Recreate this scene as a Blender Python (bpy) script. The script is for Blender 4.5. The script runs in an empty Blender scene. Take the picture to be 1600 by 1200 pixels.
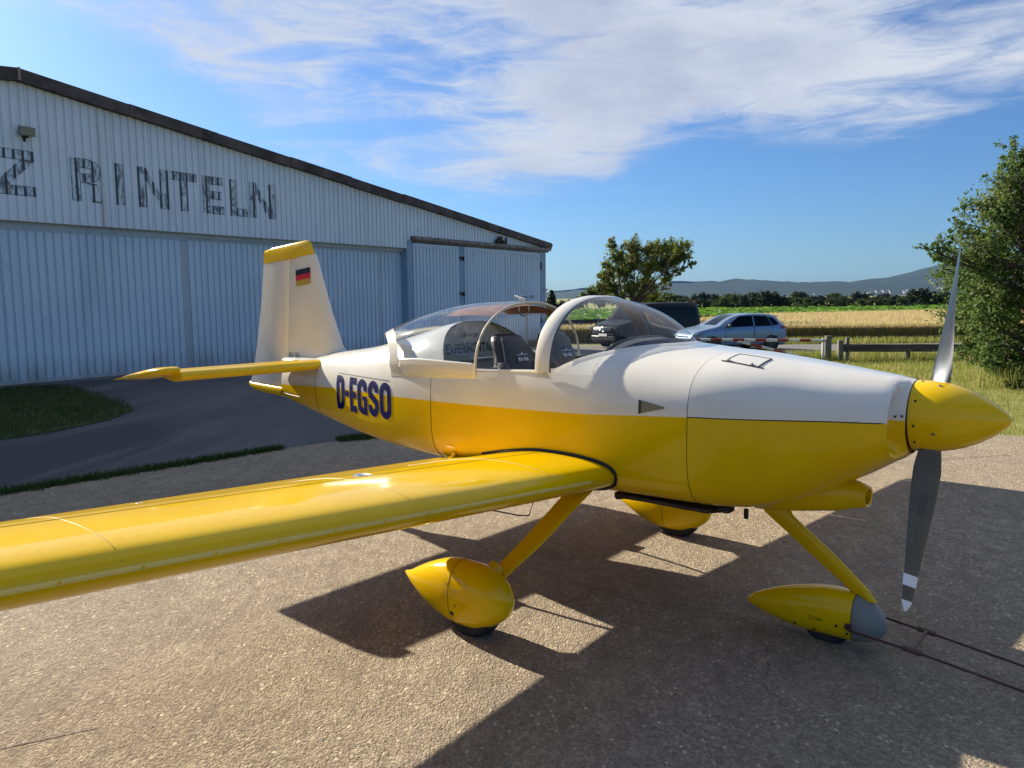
import bpy, bmesh, math, random
import numpy as np
from mathutils import Vector, Matrix
from mathutils.bvhtree import BVHTree

S = bpy.context.scene
COL = S.collection
rnd = random.Random(7)
RNG = np.random.default_rng(11)

# ----------------------------------------------------------------- camera
CAM_H, PITCH, ROLL, FPX = 1.782, 0.110, -0.010, 1206.8
cam = bpy.data.cameras.new('camera')
cam.sensor_width = 36.0
cam.lens = 36.0 * FPX / 1600.0
cam.clip_start = 0.05
cam.clip_end = 20000
camo = bpy.data.objects.new('camera', cam)
COL.objects.link(camo)
ct, st, cr, sr = math.cos(PITCH), math.sin(PITCH), math.cos(ROLL), math.sin(ROLL)
camo.matrix_world = Matrix(((cr, -sr, 0, 0),
                            (sr * st, cr * st, -ct, 0),
                            (sr * ct, cr * ct, st, CAM_H),
                            (0, 0, 0, 1)))
S.camera = camo

# ----------------------------------------------------------------- light
PSI = 0.713                                   # aircraft heading below +X
FX = Vector((math.cos(PSI), -math.sin(PSI), 0)); LY = Vector((math.sin(PSI), math.cos(PSI), 0))
A0 = Vector((0.508, 4.794, 0))
SUN_TRAVEL = (FX * 2.03 + LY * -0.116 + Vector((0, 0, -1))).normalized()
TO_SUN = -SUN_TRAVEL
SUN_EL = math.asin(TO_SUN.z)
SUN_AZ = math.atan2(TO_SUN.x, TO_SUN.y)       # clockwise from +Y
sun = bpy.data.lights.new('sun', 'SUN')
sun.energy = 5.0
sun.angle = math.radians(0.53)
sun.color = (1.0, 0.90, 0.74)
suno = bpy.data.objects.new('sun', sun); COL.objects.link(suno)
suno.rotation_euler = SUN_TRAVEL.to_track_quat('-Z', 'Y').to_euler()
suno.location = (-20, 20, 30)

S.view_settings.view_transform = 'Standard'
S.view_settings.look = 'None'
S.view_settings.gamma = 1.0
S.view_settings.use_curve_mapping = False
S.view_settings.exposure = 1.1

world = bpy.data.worlds.new('World'); S.world = world
world.use_nodes = True
SKY_STRENGTH = 0.047
SKY_TINT = (0.62, 0.90, 1.28)


def nd(nt, typ, loc=None, **kw):
    n = nt.nodes.new(typ)
    for k, v in kw.items():
        if k.startswith('in_'):
            key = k[3:]
            n.inputs[int(key) if key.isdigit() else key].default_value = v
        else:
            setattr(n, k, v)
    return n


def mth(nt, op, a, b=None, c=None, clamp=False):
    n = nt.nodes.new('ShaderNodeMath'); n.operation = op; n.use_clamp = clamp
    for i, v in enumerate((a, b, c)):
        if v is None: continue
        if isinstance(v, (int, float)): n.inputs[i].default_value = v
        else: nt.links.new(v, n.inputs[i])
    return n.outputs[0]


def mixc(nt, f, a, b, mode='MIX'):
    n = nt.nodes.new('ShaderNodeMix'); n.data_type = 'RGBA'; n.blend_type = mode
    for sock, v in ((n.inputs[0], f), (n.inputs[6], a), (n.inputs[7], b)):
        if isinstance(v, (int, float)): sock.default_value = v
        elif isinstance(v, (tuple, list)): sock.default_value = (*v[:3], 1)
        else: nt.links.new(v, sock)
    return n.outputs[2]


def sstep(nt, v, lo, hi, to0=0.0, to1=1.0):
    n = nt.nodes.new('ShaderNodeMapRange'); n.interpolation_type = 'SMOOTHSTEP'
    n.inputs[1].default_value = lo; n.inputs[2].default_value = hi
    n.inputs[3].default_value = to0; n.inputs[4].default_value = to1
    nt.links.new(v, n.inputs[0])
    return n.outputs[0]


def build_world():
    nt = world.node_tree; nt.nodes.clear(); L = nt.links
    out = nt.nodes.new('ShaderNodeOutputWorld')
    bg = nt.nodes.new('ShaderNodeBackground'); bg.inputs[1].default_value = SKY_STRENGTH
    L.new(bg.outputs[0], out.inputs[0])
    sky = nt.nodes.new('ShaderNodeTexSky'); sky.sky_type = 'NISHITA'
    sky.sun_disc = False
    sky.sun_elevation = SUN_EL; sky.sun_rotation = SUN_AZ
    sky.altitude = 60; sky.air_density = 1.0; sky.dust_density = 0.6; sky.ozone_density = 3.0
    tc = nt.nodes.new('ShaderNodeTexCoord')
    sx = nt.nodes.new('ShaderNodeSeparateXYZ'); L.new(tc.outputs['Generated'], sx.inputs[0])
    X, Y, Z = sx.outputs
    a = mth(nt, 'ARCTAN2', X, Y)                      # azimuth
    b = mth(nt, 'ARCSINE', Z)                         # elevation
    an = mth(nt, 'MULTIPLY_ADD', a, 1 / 3.0, 0.5, clamp=True)
    fc = nt.nodes.new('ShaderNodeFloatCurve')
    L.new(an, fc.inputs['Value'])
    pts = [(-1.5, 0.3893), (-0.589, 0.2893), (-0.503, 0.2982), (-0.441, 0.2877), (-0.409, 0.2824), (-0.383, 0.256), (-0.356, 0.2475), (-0.308, 0.2033), (-0.28, 0.1844), (-0.189, 0.1598), (-0.078, 0.1433), (0.043, 0.1394), (0.111, 0.1442), (0.151, 0.1674), (0.202, 0.1923), (0.247, 0.2016), (0.277, 0.1975), (0.304, 0.1843), (0.344, 0.1765), (0.436, 0.1773), (0.506, 0.1878), (0.572, 0.2063), (0.625, 0.226), (1.5, 0.276)]
    cv = fc.mapping.curves[0]
    for i, (pa, pb) in enumerate(pts):
        xx = pa / 3.0 + .5
        if i == 0: cv.points[0].location = (xx, pb)
        elif i == len(pts) - 1: cv.points[1].location = (xx, pb)
        else: cv.points.new(xx, pb)
    fc.mapping.update()
    edge = fc.outputs[0]
    cb = nt.nodes.new('ShaderNodeCombineXYZ'); L.new(a, cb.inputs[0]); L.new(b, cb.inputs[1])

    def noise(rot, scl, scale, detail, rough, dist, off=0.0):
        mp = nt.nodes.new('ShaderNodeMapping')
        mp.inputs['Rotation'].default_value = (0, 0, math.radians(rot))
        mp.inputs['Scale'].default_value = scl
        mp.inputs['Location'].default_value = (off, off * 1.7, off)
        L.new(cb.outputs[0], mp.inputs[0])
        n = nt.nodes.new('ShaderNodeTexNoise'); n.noise_dimensions = '2D'
        n.inputs['Scale'].default_value = scale; n.inputs['Detail'].default_value = detail
        n.inputs['Roughness'].default_value = rough; n.inputs['Distortion'].default_value = dist
        L.new(mp.outputs[0], n.inputs['Vector'])
        return n.outputs['Fac']
    n1 = noise(14, (1.0, 2.8, 1), 3.4, 9, .58, .25, 3.1)       # broad streaks
    n2 = noise(18, (1.0, 5.0, 1), 8.0, 10, .68, .55, 7.7)      # fibres
    n3 = noise(-8, (1.0, 2.0, 1), 2.2, 5, .5, .3, 1.2)        # big folds
    n4 = noise(12, (1.0, 5.0, 1), 11.0, 8, .68, .5, 4.3)     # fine wisps
    wob = mth(nt, 'MULTIPLY_ADD', n1, .060, -.030)
    wob2 = mth(nt, 'MULTIPLY_ADD', n2, .075, -.0375)
    rel = mth(nt, 'ADD', mth(nt, 'ADD', mth(nt, 'SUBTRACT', b, edge), wob), wob2)
    body = sstep(nt, rel, -.016, .045)
    gap = None
    for ga, ge, rx, ry, rot, wt in [(-0.176, 0.206, 0.16, 0.012, -6, 0.9), (-0.264, 0.288, 0.064, 0.0112, -8, 0.7), (-0.475, 0.251, 0.144, 0.032, 10, 1.0), (-0.122, 0.299, 0.048, 0.0096, 10, 0.6), (-0.345, 0.316, 0.048, 0.0112, 20, 0.35), (0.255, 0.176, 0.056, 0.0096, -10, 0.5), (-0.076, 0.269, 0.048, 0.008, -8, 0.4)]:
        r = math.radians(rot); c_, s_ = math.cos(r), math.sin(r)
        da = mth(nt, 'SUBTRACT', a, ga); de = mth(nt, 'SUBTRACT', b, ge)
        u = mth(nt, 'ADD', mth(nt, 'MULTIPLY', da, c_ / rx), mth(nt, 'MULTIPLY', de, -s_ / rx))
        v = mth(nt, 'ADD', mth(nt, 'MULTIPLY', da, s_ / ry), mth(nt, 'MULTIPLY', de, c_ / ry))
        q = mth(nt, 'ADD', mth(nt, 'MULTIPLY', u, u), mth(nt, 'MULTIPLY', v, v))
        q = mth(nt, 'ADD', q, mth(nt, 'MULTIPLY_ADD', n2, 2.4, -1.2))
        g_ = mth(nt, 'MULTIPLY', sstep(nt, q, 1.7, .1), wt)
        gap = g_ if gap is None else mth(nt, 'MAXIMUM', gap, g_)
    dens = mth(nt, 'ADD', mth(nt, 'MULTIPLY', n1, .7), mth(nt, 'ADD', mth(nt, 'MULTIPLY', n2, .55), mth(nt, 'MULTIPLY', n3, .35)))
    veil = sstep(nt, a, -.55, .30, .03, .24)          # denser sheet towards +X, fibrous towards -X
    d2 = sstep(nt, mth(nt, 'ADD', dens, veil), .69, 1.10)
    rim = sstep(nt, rel, .10, .02, 0, .18)           # compact lower rim of the sheet
    d2 = mth(nt, 'MAXIMUM', d2, mth(nt, 'ADD', mth(nt, 'MULTIPLY', d2, .7), rim, clamp=True))
    cloud = mth(nt, 'MULTIPLY', mth(nt, 'MULTIPLY', body, d2), mth(nt, 'SUBTRACT', 1.0, gap))
    wsp = mth(nt, 'MULTIPLY', sstep(nt, n4, .58, .80), sstep(nt, rel, -.055, -.004))
    cloud = mth(nt, 'MAXIMUM', cloud, mth(nt, 'MULTIPLY', wsp, .30))
    grey = mth(nt, 'MULTIPLY', sstep(nt, mth(nt, 'ADD', n3, mth(nt, 'MULTIPLY', n1, .6)), .66, 1.0), sstep(nt, a, -.25, .15, .35, 1.0))
    ccol = mixc(nt, grey, (7.2, 7.6, 8.3), (4.7, 5.2, 6.7))
    tint = mixc(nt, 1.0, sky.outputs[0], SKY_TINT, 'MULTIPLY')
    col = mixc(nt, mth(nt, 'MULTIPLY', cloud, .95), tint, ccol)
    L.new(col, bg.inputs[0])


build_world()

# ================================================================= helpers
def prop(o, label=None, cat=None, group=None, kind=None):
    if label: o['label'] = label
    if cat: o['category'] = cat
    if group: o['group'] = group
    if kind: o['kind'] = kind
    return o


def empty(name, loc=(0, 0, 0), rz=0.0, label=None, cat=None, group=None):
    o = bpy.data.objects.new(name, None); COL.objects.link(o)
    o.empty_display_size = .2
    o.location = loc; o.rotation_euler = (0, 0, rz)
    return prop(o, label, cat, group)


def copy_tree(o, parent=None):
    c = o.copy(); COL.objects.link(c); c.parent = parent
    for ch in list(o.children): copy_tree(ch, c)
    return c


class MB:
    def __init__(s): s.v = []; s.f = []; s.m = []; s.uv = None

    def add(s, vs, fs, m=0):
        o = len(s.v); s.v.extend([tuple(v) for v in vs])
        for f in fs:
            s.f.append(tuple(i + o for i in f)); s.m.append(m)
        return o

    def box(s, c, d, m=0, rot=None, top=1.0):
        hx, hy, hz = d[0] / 2, d[1] / 2, d[2] / 2
        P = [(-hx, -hy, -hz), (hx, -hy, -hz), (hx, hy, -hz), (-hx, hy, -hz),
             (-hx * top, -hy * top, hz), (hx * top, -hy * top, hz), (hx * top, hy * top, hz), (-hx * top, hy * top, hz)]
        P = [Vector(p) for p in P]
        if rot is not None: P = [rot @ p for p in P]
        c = Vector(c)
        s.add([p + c for p in P], [(0, 3, 2, 1), (4, 5, 6, 7), (0, 1, 5, 4), (1, 2, 6, 5), (2, 3, 7, 6), (3, 0, 4, 7)], m)
        return s

    def rings(s, R, closed=True, cap0=False, cap1=False, m=0, flip=False):
        n = len(R[0]); o = len(s.v)
        for r in R: s.v.extend([tuple(p) for p in r])
        for i in range(len(R) - 1):
            for j in range(n if closed else n - 1):
                k = (j + 1) % n
                f = (o + i * n + j, o + i * n + k, o + (i + 1) * n + k, o + (i + 1) * n + j)
                s.f.append(f[::-1] if flip else f); s.m.append(m)
        if cap0: s.f.append(tuple(o + j for j in range(n))[::1 if flip else -1]); s.m.append(m)
        if cap1: s.f.append(tuple(o + (len(R) - 1) * n + j for j in range(n))[::-1 if flip else 1]); s.m.append(m)
        return s

    def tube(s, pts, r, n=8, cap=True, m=0, flat=1.0, up=None):
        pts = [Vector(p) for p in pts]
        if not hasattr(r, '__len__'): r = [r] * len(pts)
        R = []
        for i, p in enumerate(pts):
            t = (pts[min(i + 1, len(pts) - 1)] - pts[max(i - 1, 0)])
            t = t.normalized() if t.length > 1e-9 else Vector((0, 0, 1))
            u = Vector(up) if up else (Vector((0, 0, 1)) if abs(t.z) < .9 else Vector((1, 0, 0)))
            a = t.cross(u).normalized(); b = t.cross(a).normalized()
            R.append([p + a * (math.cos(2 * math.pi * k / n) * r[i]) + b * (math.sin(2 * math.pi * k / n) * r[i] * flat) for k in range(n)])
        return s.rings(R, True, cap, cap, m)

    def disc(s, c, ax, r, n=16, m=0, r2=None):
        ax = Vector(ax).normalized(); u = Vector((0, 0, 1)) if abs(ax.z) < .9 else Vector((1, 0, 0))
        a = ax.cross(u).normalized(); b = ax.cross(a).normalized(); c = Vector(c)
        if r2 is None: r2 = r
        vs = [c + a * (math.cos(2 * math.pi * k / n) * r) + b * (math.sin(2 * math.pi * k / n) * r2) for k in range(n)]
        s.add(vs, [tuple(range(n))], m); return s

    def lathe(s, prof, origin, axis, n=28, m=0, cap=True):
        """prof: list of (distance along axis, radius)"""
        ax = Vector(axis).normalized(); u = Vector((0, 0, 1)) if abs(ax.z) < .9 else Vector((1, 0, 0))
        a = ax.cross(u).normalized(); b = ax.cross(a).normalized(); o = Vector(origin)
        R = [[o + ax * d + (a * math.cos(2 * math.pi * k / n) + b * math.sin(2 * math.pi * k / n)) * max(r, 1e-5) for k in range(n)] for d, r in prof]
        return s.rings(R, True, cap, cap, m)

    def xf(s, fn, start=0):
        for i in range(start, len(s.v)): s.v[i] = tuple(fn(Vector(s.v[i])))
        return s

    def mesh(s, name, mats, smooth=35, fix=False):
        me = bpy.data.meshes.new(name)
        me.from_pydata(s.v, [], s.f)
        for mt in (mats if isinstance(mats, (list, tuple)) else [mats]): me.materials.append(mt)
        if any(s.m): me.polygons.foreach_set('material_index', s.m)
        if s.uv:
            l = me.uv_layers.new(name='UVMap')
            for p in me.polygons:
                for li in p.loop_indices: l.data[li].uv = s.uv[me.loops[li].vertex_index]
        if fix:
            bm = bmesh.new(); bm.from_mesh(me); bmesh.ops.recalc_face_normals(bm, faces=bm.faces); bm.to_mesh(me); bm.free()
        if smooth:
            me.shade_smooth()
            if smooth < 180: me.set_sharp_from_angle(angle=math.radians(smooth))
        me.update()
        return me

    def build(s, name, mats, parent=None, smooth=35, fix=False, bevel=0.0, **kw):
        me = s.mesh(name, mats, smooth, fix)
        o = bpy.data.objects.new(name, me); COL.objects.link(o); o.parent = parent
        if bevel:
            b = o.modifiers.new('bevel', 'BEVEL'); b.width = bevel; b.segments = 2; b.limit_method = 'ANGLE'; b.angle_limit = math.radians(40)
        return prop(o, **kw)


def quads_object(name, V, mat, parent=None, normals_up=False, **kw):
    """V: (N,4,3) array of separate quads"""
    N = len(V); me = bpy.data.meshes.new(name)
    me.vertices.add(N * 4); me.vertices.foreach_set('co', V.reshape(-1).astype(np.float32))
    me.loops.add(N * 4); me.loops.foreach_set('vertex_index', np.arange(N * 4, dtype=np.int32))
    me.polygons.add(N); me.polygons.foreach_set('loop_start', np.arange(0, N * 4, 4, dtype=np.int32))
    try: me.polygons.foreach_set('loop_total', np.full(N, 4, dtype=np.int32))
    except Exception: pass
    for mt in (mat if isinstance(mat, (list, tuple)) else [mat]): me.materials.append(mt)
    me.update(calc_edges=True)
    o = bpy.data.objects.new(name, me); COL.objects.link(o); o.parent = parent
    return prop(o, **kw)


# ------------------------------------------------------------- materials
def mat(name, col, rough=.5, metal=0.0, coat=0.0, spec=.5, var=0.0, vscale=3.0, bump=0.0, bscale=40.0, rvar=0.0, coord='Object', stretch=None):
    m = bpy.data.materials.new(name); m.use_nodes = True
    nt = m.node_tree; b = nt.nodes['Principled BSDF']; L = nt.links
    b.inputs['Base Color'].default_value = (*col, 1); b.inputs['Roughness'].default_value = rough
    b.inputs['Metallic'].default_value = metal; b.inputs['Coat Weight'].default_value = coat
    b.inputs['Coat Roughness'].default_value = .04
    b.inputs['Specular IOR Level'].default_value = spec
    if var or bump or rvar:
        tc = nt.nodes.new('ShaderNodeTexCoord')
        mp = nt.nodes.new('ShaderNodeMapping'); L.new(tc.outputs[coord], mp.inputs[0])
        if stretch: mp.inputs['Scale'].default_value = stretch
        n = nt.nodes.new('ShaderNodeTexNoise'); n.inputs['Scale'].default_value = vscale; n.inputs['Detail'].default_value = 6; n.inputs['Roughness'].default_value = .6
        L.new(mp.outputs[0], n.inputs['Vector'])
        if var:
            lo = tuple(max(0, c * (1 - var)) for c in col); hi = tuple(min(1, c * (1 + var)) for c in col)
            f = sstep(nt, n.outputs['Fac'], .3, .7)
            L.new(mixc(nt, f, lo, hi), b.inputs['Base Color'])
        if rvar:
            L.new(mth(nt, 'MULTIPLY_ADD', n.outputs['Fac'], rvar, rough - rvar / 2), b.inputs['Roughness'])
        if bump:
            n2 = nt.nodes.new('ShaderNodeTexNoise'); n2.inputs['Scale'].default_value = bscale; n2.inputs['Detail'].default_value = 5
            L.new(mp.outputs[0], n2.inputs['Vector'])
            bp = nt.nodes.new('ShaderNodeBump'); bp.inputs['Strength'].default_value = bump; bp.inputs['Distance'].default_value = .02
            L.new(n2.outputs['Fac'], bp.inputs['Height']); L.new(bp.outputs[0], b.inputs['Normal'])
    return m


M = {}
M['yellow'] = mat('yellow_paint', (.77, .485, .0), .14, coat=.30, spec=.16, var=.05, vscale=2.0, bump=.05, bscale=4.5)
M['white'] = mat('cream_white_paint', (.71, .68, .60), .18, coat=.45, spec=.25, var=.04, vscale=2.5, bump=.035, bscale=4.5)
M['yellowdark'] = mat('yellow_joint_paint', (.42, .24, .0), .6)
M['baffle'] = mat('sooty_yellow_duct', (.20, .12, .01), .7, var=.4, vscale=20)
M['seam'] = mat('dark_seam', (.03, .028, .02), .8)
M['rubber'] = mat('black_rubber', (.018, .018, .018), .75, var=.3, vscale=20)
M['dark'] = mat('sooty_metal', (.045, .035, .03), .55, metal=.6, var=.5, vscale=14)
M['leather'] = mat('black_leather', (.022, .023, .026), .42, var=.2, vscale=8, bump=.15, bscale=120)
M['cream'] = mat('cream_interior', (.58, .52, .40), .6, var=.06, vscale=6)
M['blue'] = mat('blue_letter_film', (.002, .004, .085), .5, spec=.15)
M['black'] = mat('black_film', (.015, .015, .016), .4)
M['white_film'] = mat('white_film', (.82, .82, .82), .45)
M['propgrey'] = mat('grey_blade_paint', (.105, .098, .075), .55, spec=.25, var=.12, vscale=9)
M['blade'] = mat('worn_blade_metal', (.055, .062, .070), .34, metal=1.0, rvar=.15, vscale=8)
M['alu'] = mat('polished_aluminium', (.70, .70, .70), .22, metal=1.0, rvar=.12, vscale=12)
M['primer'] = mat('grey_primer', (.22, .22, .20), .55, var=.12, vscale=7)
M['steel'] = mat('screw_steel', (.35, .34, .32), .35, metal=1.0)
M['rust'] = mat('brown_painted_rod', (.085, .035, .025), .5, var=.4, vscale=25)
M['headcloth'] = mat('dark_glareshield_cloth', (.022, .028, .048), .85)
M['archin'] = mat('dark_grey_arch_inside', (.055, .062, .075), .6)  # darker grey on the inner faces of the windscreen arch
M['sunshade'] = mat('brown_sunshade_cloth', (.20, .09, .07), .9, var=.2, vscale=30)


def glass_mat(name, tint=(.96, .97, .98), refl=1.0, dirt_glare=.05):
    m = bpy.data.materials.new(name); m.use_nodes = True
    nt = m.node_tree; nt.nodes.clear(); L = nt.links
    out = nt.nodes.new('ShaderNodeOutputMaterial')
    tr = nt.nodes.new('ShaderNodeBsdfTransparent'); tr.inputs[0].default_value = (*tint, 1)
    gl = nt.nodes.new('ShaderNodeBsdfGlossy'); gl.inputs['Roughness'].default_value = .03
    df = nt.nodes.new('ShaderNodeBsdfDiffuse'); df.inputs[0].default_value = (.6, .62, .62, 1)
    fr = nt.nodes.new('ShaderNodeFresnel'); ge = nt.nodes.new('ShaderNodeNewGeometry')
    L.new(mth(nt, 'MULTIPLY_ADD', ge.outputs['Backfacing'], 1 / 1.5 - 1.5, 1.5), fr.inputs[0])
    tc = nt.nodes.new('ShaderNodeTexCoord')
    n = nt.nodes.new('ShaderNodeTexNoise'); n.inputs['Scale'].default_value = 7; n.inputs['Detail'].default_value = 8; n.inputs['Roughness'].default_value = .7; n.inputs['Distortion'].default_value = 1.2
    L.new(tc.outputs['Object'], n.inputs['Vector'])
    d = mth(nt, 'MULTIPLY', sstep(nt, n.outputs['Fac'], .42, .75), dirt_glare)
    m1 = nt.nodes.new('ShaderNodeMixShader'); m2 = nt.nodes.new('ShaderNodeMixShader')
    L.new(mth(nt, 'MULTIPLY', fr.outputs[0], refl, clamp=True), m1.inputs[0]); L.new(tr.outputs[0], m1.inputs[1]); L.new(gl.outputs[0], m1.inputs[2])
    L.new(d, m2.inputs[0]); L.new(m1.outputs[0], m2.inputs[1]); L.new(df.outputs[0], m2.inputs[2])
    L.new(m2.outputs[0], out.inputs[0])
    return m


M['acrylic'] = glass_mat('scratched_acrylic', (.93, .95, .96), 1.0, .11)
M['canopy'] = glass_mat('scratched_canopy_with_glare', (.93, .95, .96), 1.1, .13)  # pale patchy film: scratches, with cloud reflections painted in
M['carglass'] = glass_mat('tinted_car_glass', (.16, .19, .20), .8, .0)
M['lampglass'] = glass_mat('lamp_glass', (.85, .87, .85), 1.0, .2)


# ------------------------------------------------------------- interpolation helper
def interp(xs, ys, x):
    """smooth monotone-ish cubic (Catmull/Hermite, limited)"""
    n = len(xs)
    if x <= xs[0]: return ys[0]
    if x >= xs[-1]: return ys[-1]
    i = 0
    while x > xs[i + 1]: i += 1
    h = xs[i + 1] - xs[i]; t = (x - xs[i]) / h
    d = lambda k: (ys[k + 1] - ys[k]) / (xs[k + 1] - xs[k])
    def slope(k):
        if k == 0: return d(0)
        if k == n - 1: return d(n - 2)
        a, b = d(k - 1), d(k)
        return 0 if a * b <= 0 else 2 * a * b / (a + b)
    m0, m1 = slope(i) * h, slope(i + 1) * h
    return (2 * t**3 - 3 * t**2 + 1) * ys[i] + (t**3 - 2 * t**2 + t) * m0 + (-2 * t**3 + 3 * t**2) * ys[i + 1] + (t**3 - t**2) * m1


# ------------------------------------------------------------- lettering: strokes in a unit cell
def strip(pl, hw, closed=False):
    """polyline -> list of quads (4 points) with mitred joints and across-coordinate"""
    q = [pl[0]]
    for p in pl[1:]:
        if math.dist(p, q[-1]) > 1e-5: q.append(p)
    if closed and math.dist(q[0], q[-1]) < 1e-5: q.pop()
    pl = q
    n = len(pl); Lp, Rp = [], []
    for i in range(n):
        p = Vector(pl[i])
        a = Vector(pl[i - 1]) if (i > 0 or closed) else None
        b = Vector(pl[(i + 1) % n]) if (i < n - 1 or closed) else None
        d1 = (p - a).normalized() if a is not None else None
        d2 = (b - p).normalized() if b is not None else None
        if d1 is None: d1 = d2
        if d2 is None: d2 = d1
        t = (d1 + d2)
        t = t.normalized() if t.length > 1e-6 else d1
        nrm = Vector((-t.y, t.x)); c = max(.35, nrm.dot(Vector((-d1.y, d1.x))))
        Lp.append(p + nrm * (hw / c)); Rp.append(p - nrm * (hw / c))
    q = []
    for i in range(n if closed else n - 1):
        j = (i + 1) % n
        q.append([Rp[i], Rp[j], Lp[j], Lp[i]])
    return q


def rrect(x0, y0, x1, y1, r, n=5, corners=(1, 1, 1, 1)):
    """rounded rectangle centreline, counter-clockwise from lower-left"""
    P = []
    for k, (cx, cy, a0) in enumerate(((x0 + r, y0 + r, 180), (x1 - r, y0 + r, 270), (x1 - r, y1 - r, 0), (x0 + r, y1 - r, 90))):
        if not corners[k]:
            P.append(((x0, y0), (x1, y0), (x1, y1), (x0, y1))[k]); continue
        for i in range(n + 1):
            a = math.radians(a0 + 90 * i / n); P.append((cx + r * math.cos(a), cy + r * math.sin(a)))
    return P


def arc(cx, cy, rx, ry, a0, a1, n=8):
    return [(cx + rx * math.cos(math.radians(a0 + (a1 - a0) * i / n)), cy + ry * math.sin(math.radians(a0 + (a1 - a0) * i / n))) for i in range(n + 1)]


def letter(ch, w, h, t):
    """quads for a letter in a box 0..w x 0..h with stroke thickness t"""
    k = t / 2; Q = []
    def seg(*p): Q.extend(strip(list(p), k))
    r = min(w * .42, h * .30) - 0
    if ch == 'D': Q += strip(rrect(k, k, w - k, h - k, max(.01, w * .5 - k), 6, (0, 1, 1, 0)), k, True)
    elif ch == 'O': Q += strip(rrect(k, k, w - k, h - k, w * .5 - k, 6), k, True)
    elif ch == '-': Q += [[Vector((0, h * .42)), Vector((w, h * .42)), Vector((w, h * .42 + t)), Vector((0, h * .42 + t))]]
    elif ch == 'I': seg((k, 0), (k, h))
    elif ch == 'E':
        seg((k, 0), (k, h)); seg((t, k), (w, k)); seg((t, h * .5), (w * .92, h * .5)); seg((t, h - k), (w, h - k))
    elif ch == 'L': seg((k, 0), (k, h)); seg((t, k), (w, k))
    elif ch == 'T': seg((0, h - k), (w, h - k)); seg((w / 2, 0), (w / 2, h - t))
    elif ch == 'N':
        seg((k, 0), (k, h)); seg((w - k, 0), (w - k, h))
        Q.append([Vector((t, h)), Vector((t, h - t * 1.5)), Vector((w - t, 0)), Vector((w - t, t * 1.5))])
    elif ch == 'Z':
        seg((0, h - k), (w, h - k)); seg((0, k), (w, k))
        Q.append([Vector((0, t)), Vector((t * 1.35, t)), Vector((w, h - t)), Vector((w - t * 1.35, h - t))])
    elif ch == 'R':
        seg((k, 0), (k, h))
        seg(*([(t, h - k), (w * .5, h - k)] + arc(w * .55, h * .72, w * .45 - k, h * .28 - k, 90, -90, 9) + [(t, h * .44 + k)]))
        Q.append([Vector((w * .5, h * .44)), Vector((w * .5 + t * 1.1, h * .44)), Vector((w, 0)), Vector((w - t * 1.2, 0))][::-1])
    elif ch == 'G':
        rr = w * .5 - k
        seg(*([(w - k, h * .66), (w - k, h - k - rr)] + arc(w / 2, h - k - rr, rr, rr, 0, 180, 10) + arc(w / 2, k + rr, rr, rr, 180, 270, 5) + [(w * .62, k)]))
        seg((w - k, 0), (w - k, h * .40)); seg((w * .52, h * .48 - k), (w, h * .48 - k)) if False else None
        Q.append([Vector((w * .52, h * .40)), Vector((w, h * .40)), Vector((w, h * .52)), Vector((w * .52, h * .52))])
    elif ch == 'S':
        rr = w * .5 - k
        seg(*([(w - k, h * .68), (w - k, h - k - rr)] + arc(w / 2, h - k - rr, rr, rr, 0, 180, 10) + [(k, h * .68), (k + .02 * w, h * .60), (w * .5, h * .5), (w - k - .02 * w, h * .40), (w - k, h * .32)]
              + arc(w / 2, k + rr, rr, rr, 0, -180, 10) + [(k, h * .32)]))
    return Q


def text_mesh(txt, size, shear=0.0, bold=0.0):
    """small print: Blender's built-in font turned into a mesh; returns mesh (x right, y up), centred"""
    cu = bpy.data.curves.new('print', 'FONT'); cu.body = txt; cu.size = size; cu.align_x = 'CENTER'; cu.align_y = 'CENTER'
    cu.offset = bold; cu.shear = shear; cu.resolution_u = 2
    o = bpy.data.objects.new('print', cu); COL.objects.link(o)
    dg = bpy.context.evaluated_depsgraph_get(); dg.update()
    me = bpy.data.meshes.new_from_object(o.evaluated_get(dg))
    bpy.data.objects.remove(o); bpy.data.curves.remove(cu)
    return me


def text_obj(name, txt, size, origin, ux, uy, mt, parent, sx=1.0, bold=0.0):
    me = text_mesh(txt, size, bold=bold)
    me.name = name
    ux, uy, origin = Vector(ux), Vector(uy), Vector(origin)
    for v in me.vertices: v.co = origin + ux * (v.co.x * sx) + uy * v.co.y
    me.materials.clear(); me.materials.append(mt)
    o = bpy.data.objects.new(name, me); COL.objects.link(o); o.parent = parent
    return o

# ================================================================= AIRCRAFT
plane = empty('light_aircraft', A0, -PSI, 'yellow and cream low wing light aircraft with bubble canopy slid open and metal propeller', 'light aircraft')

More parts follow.
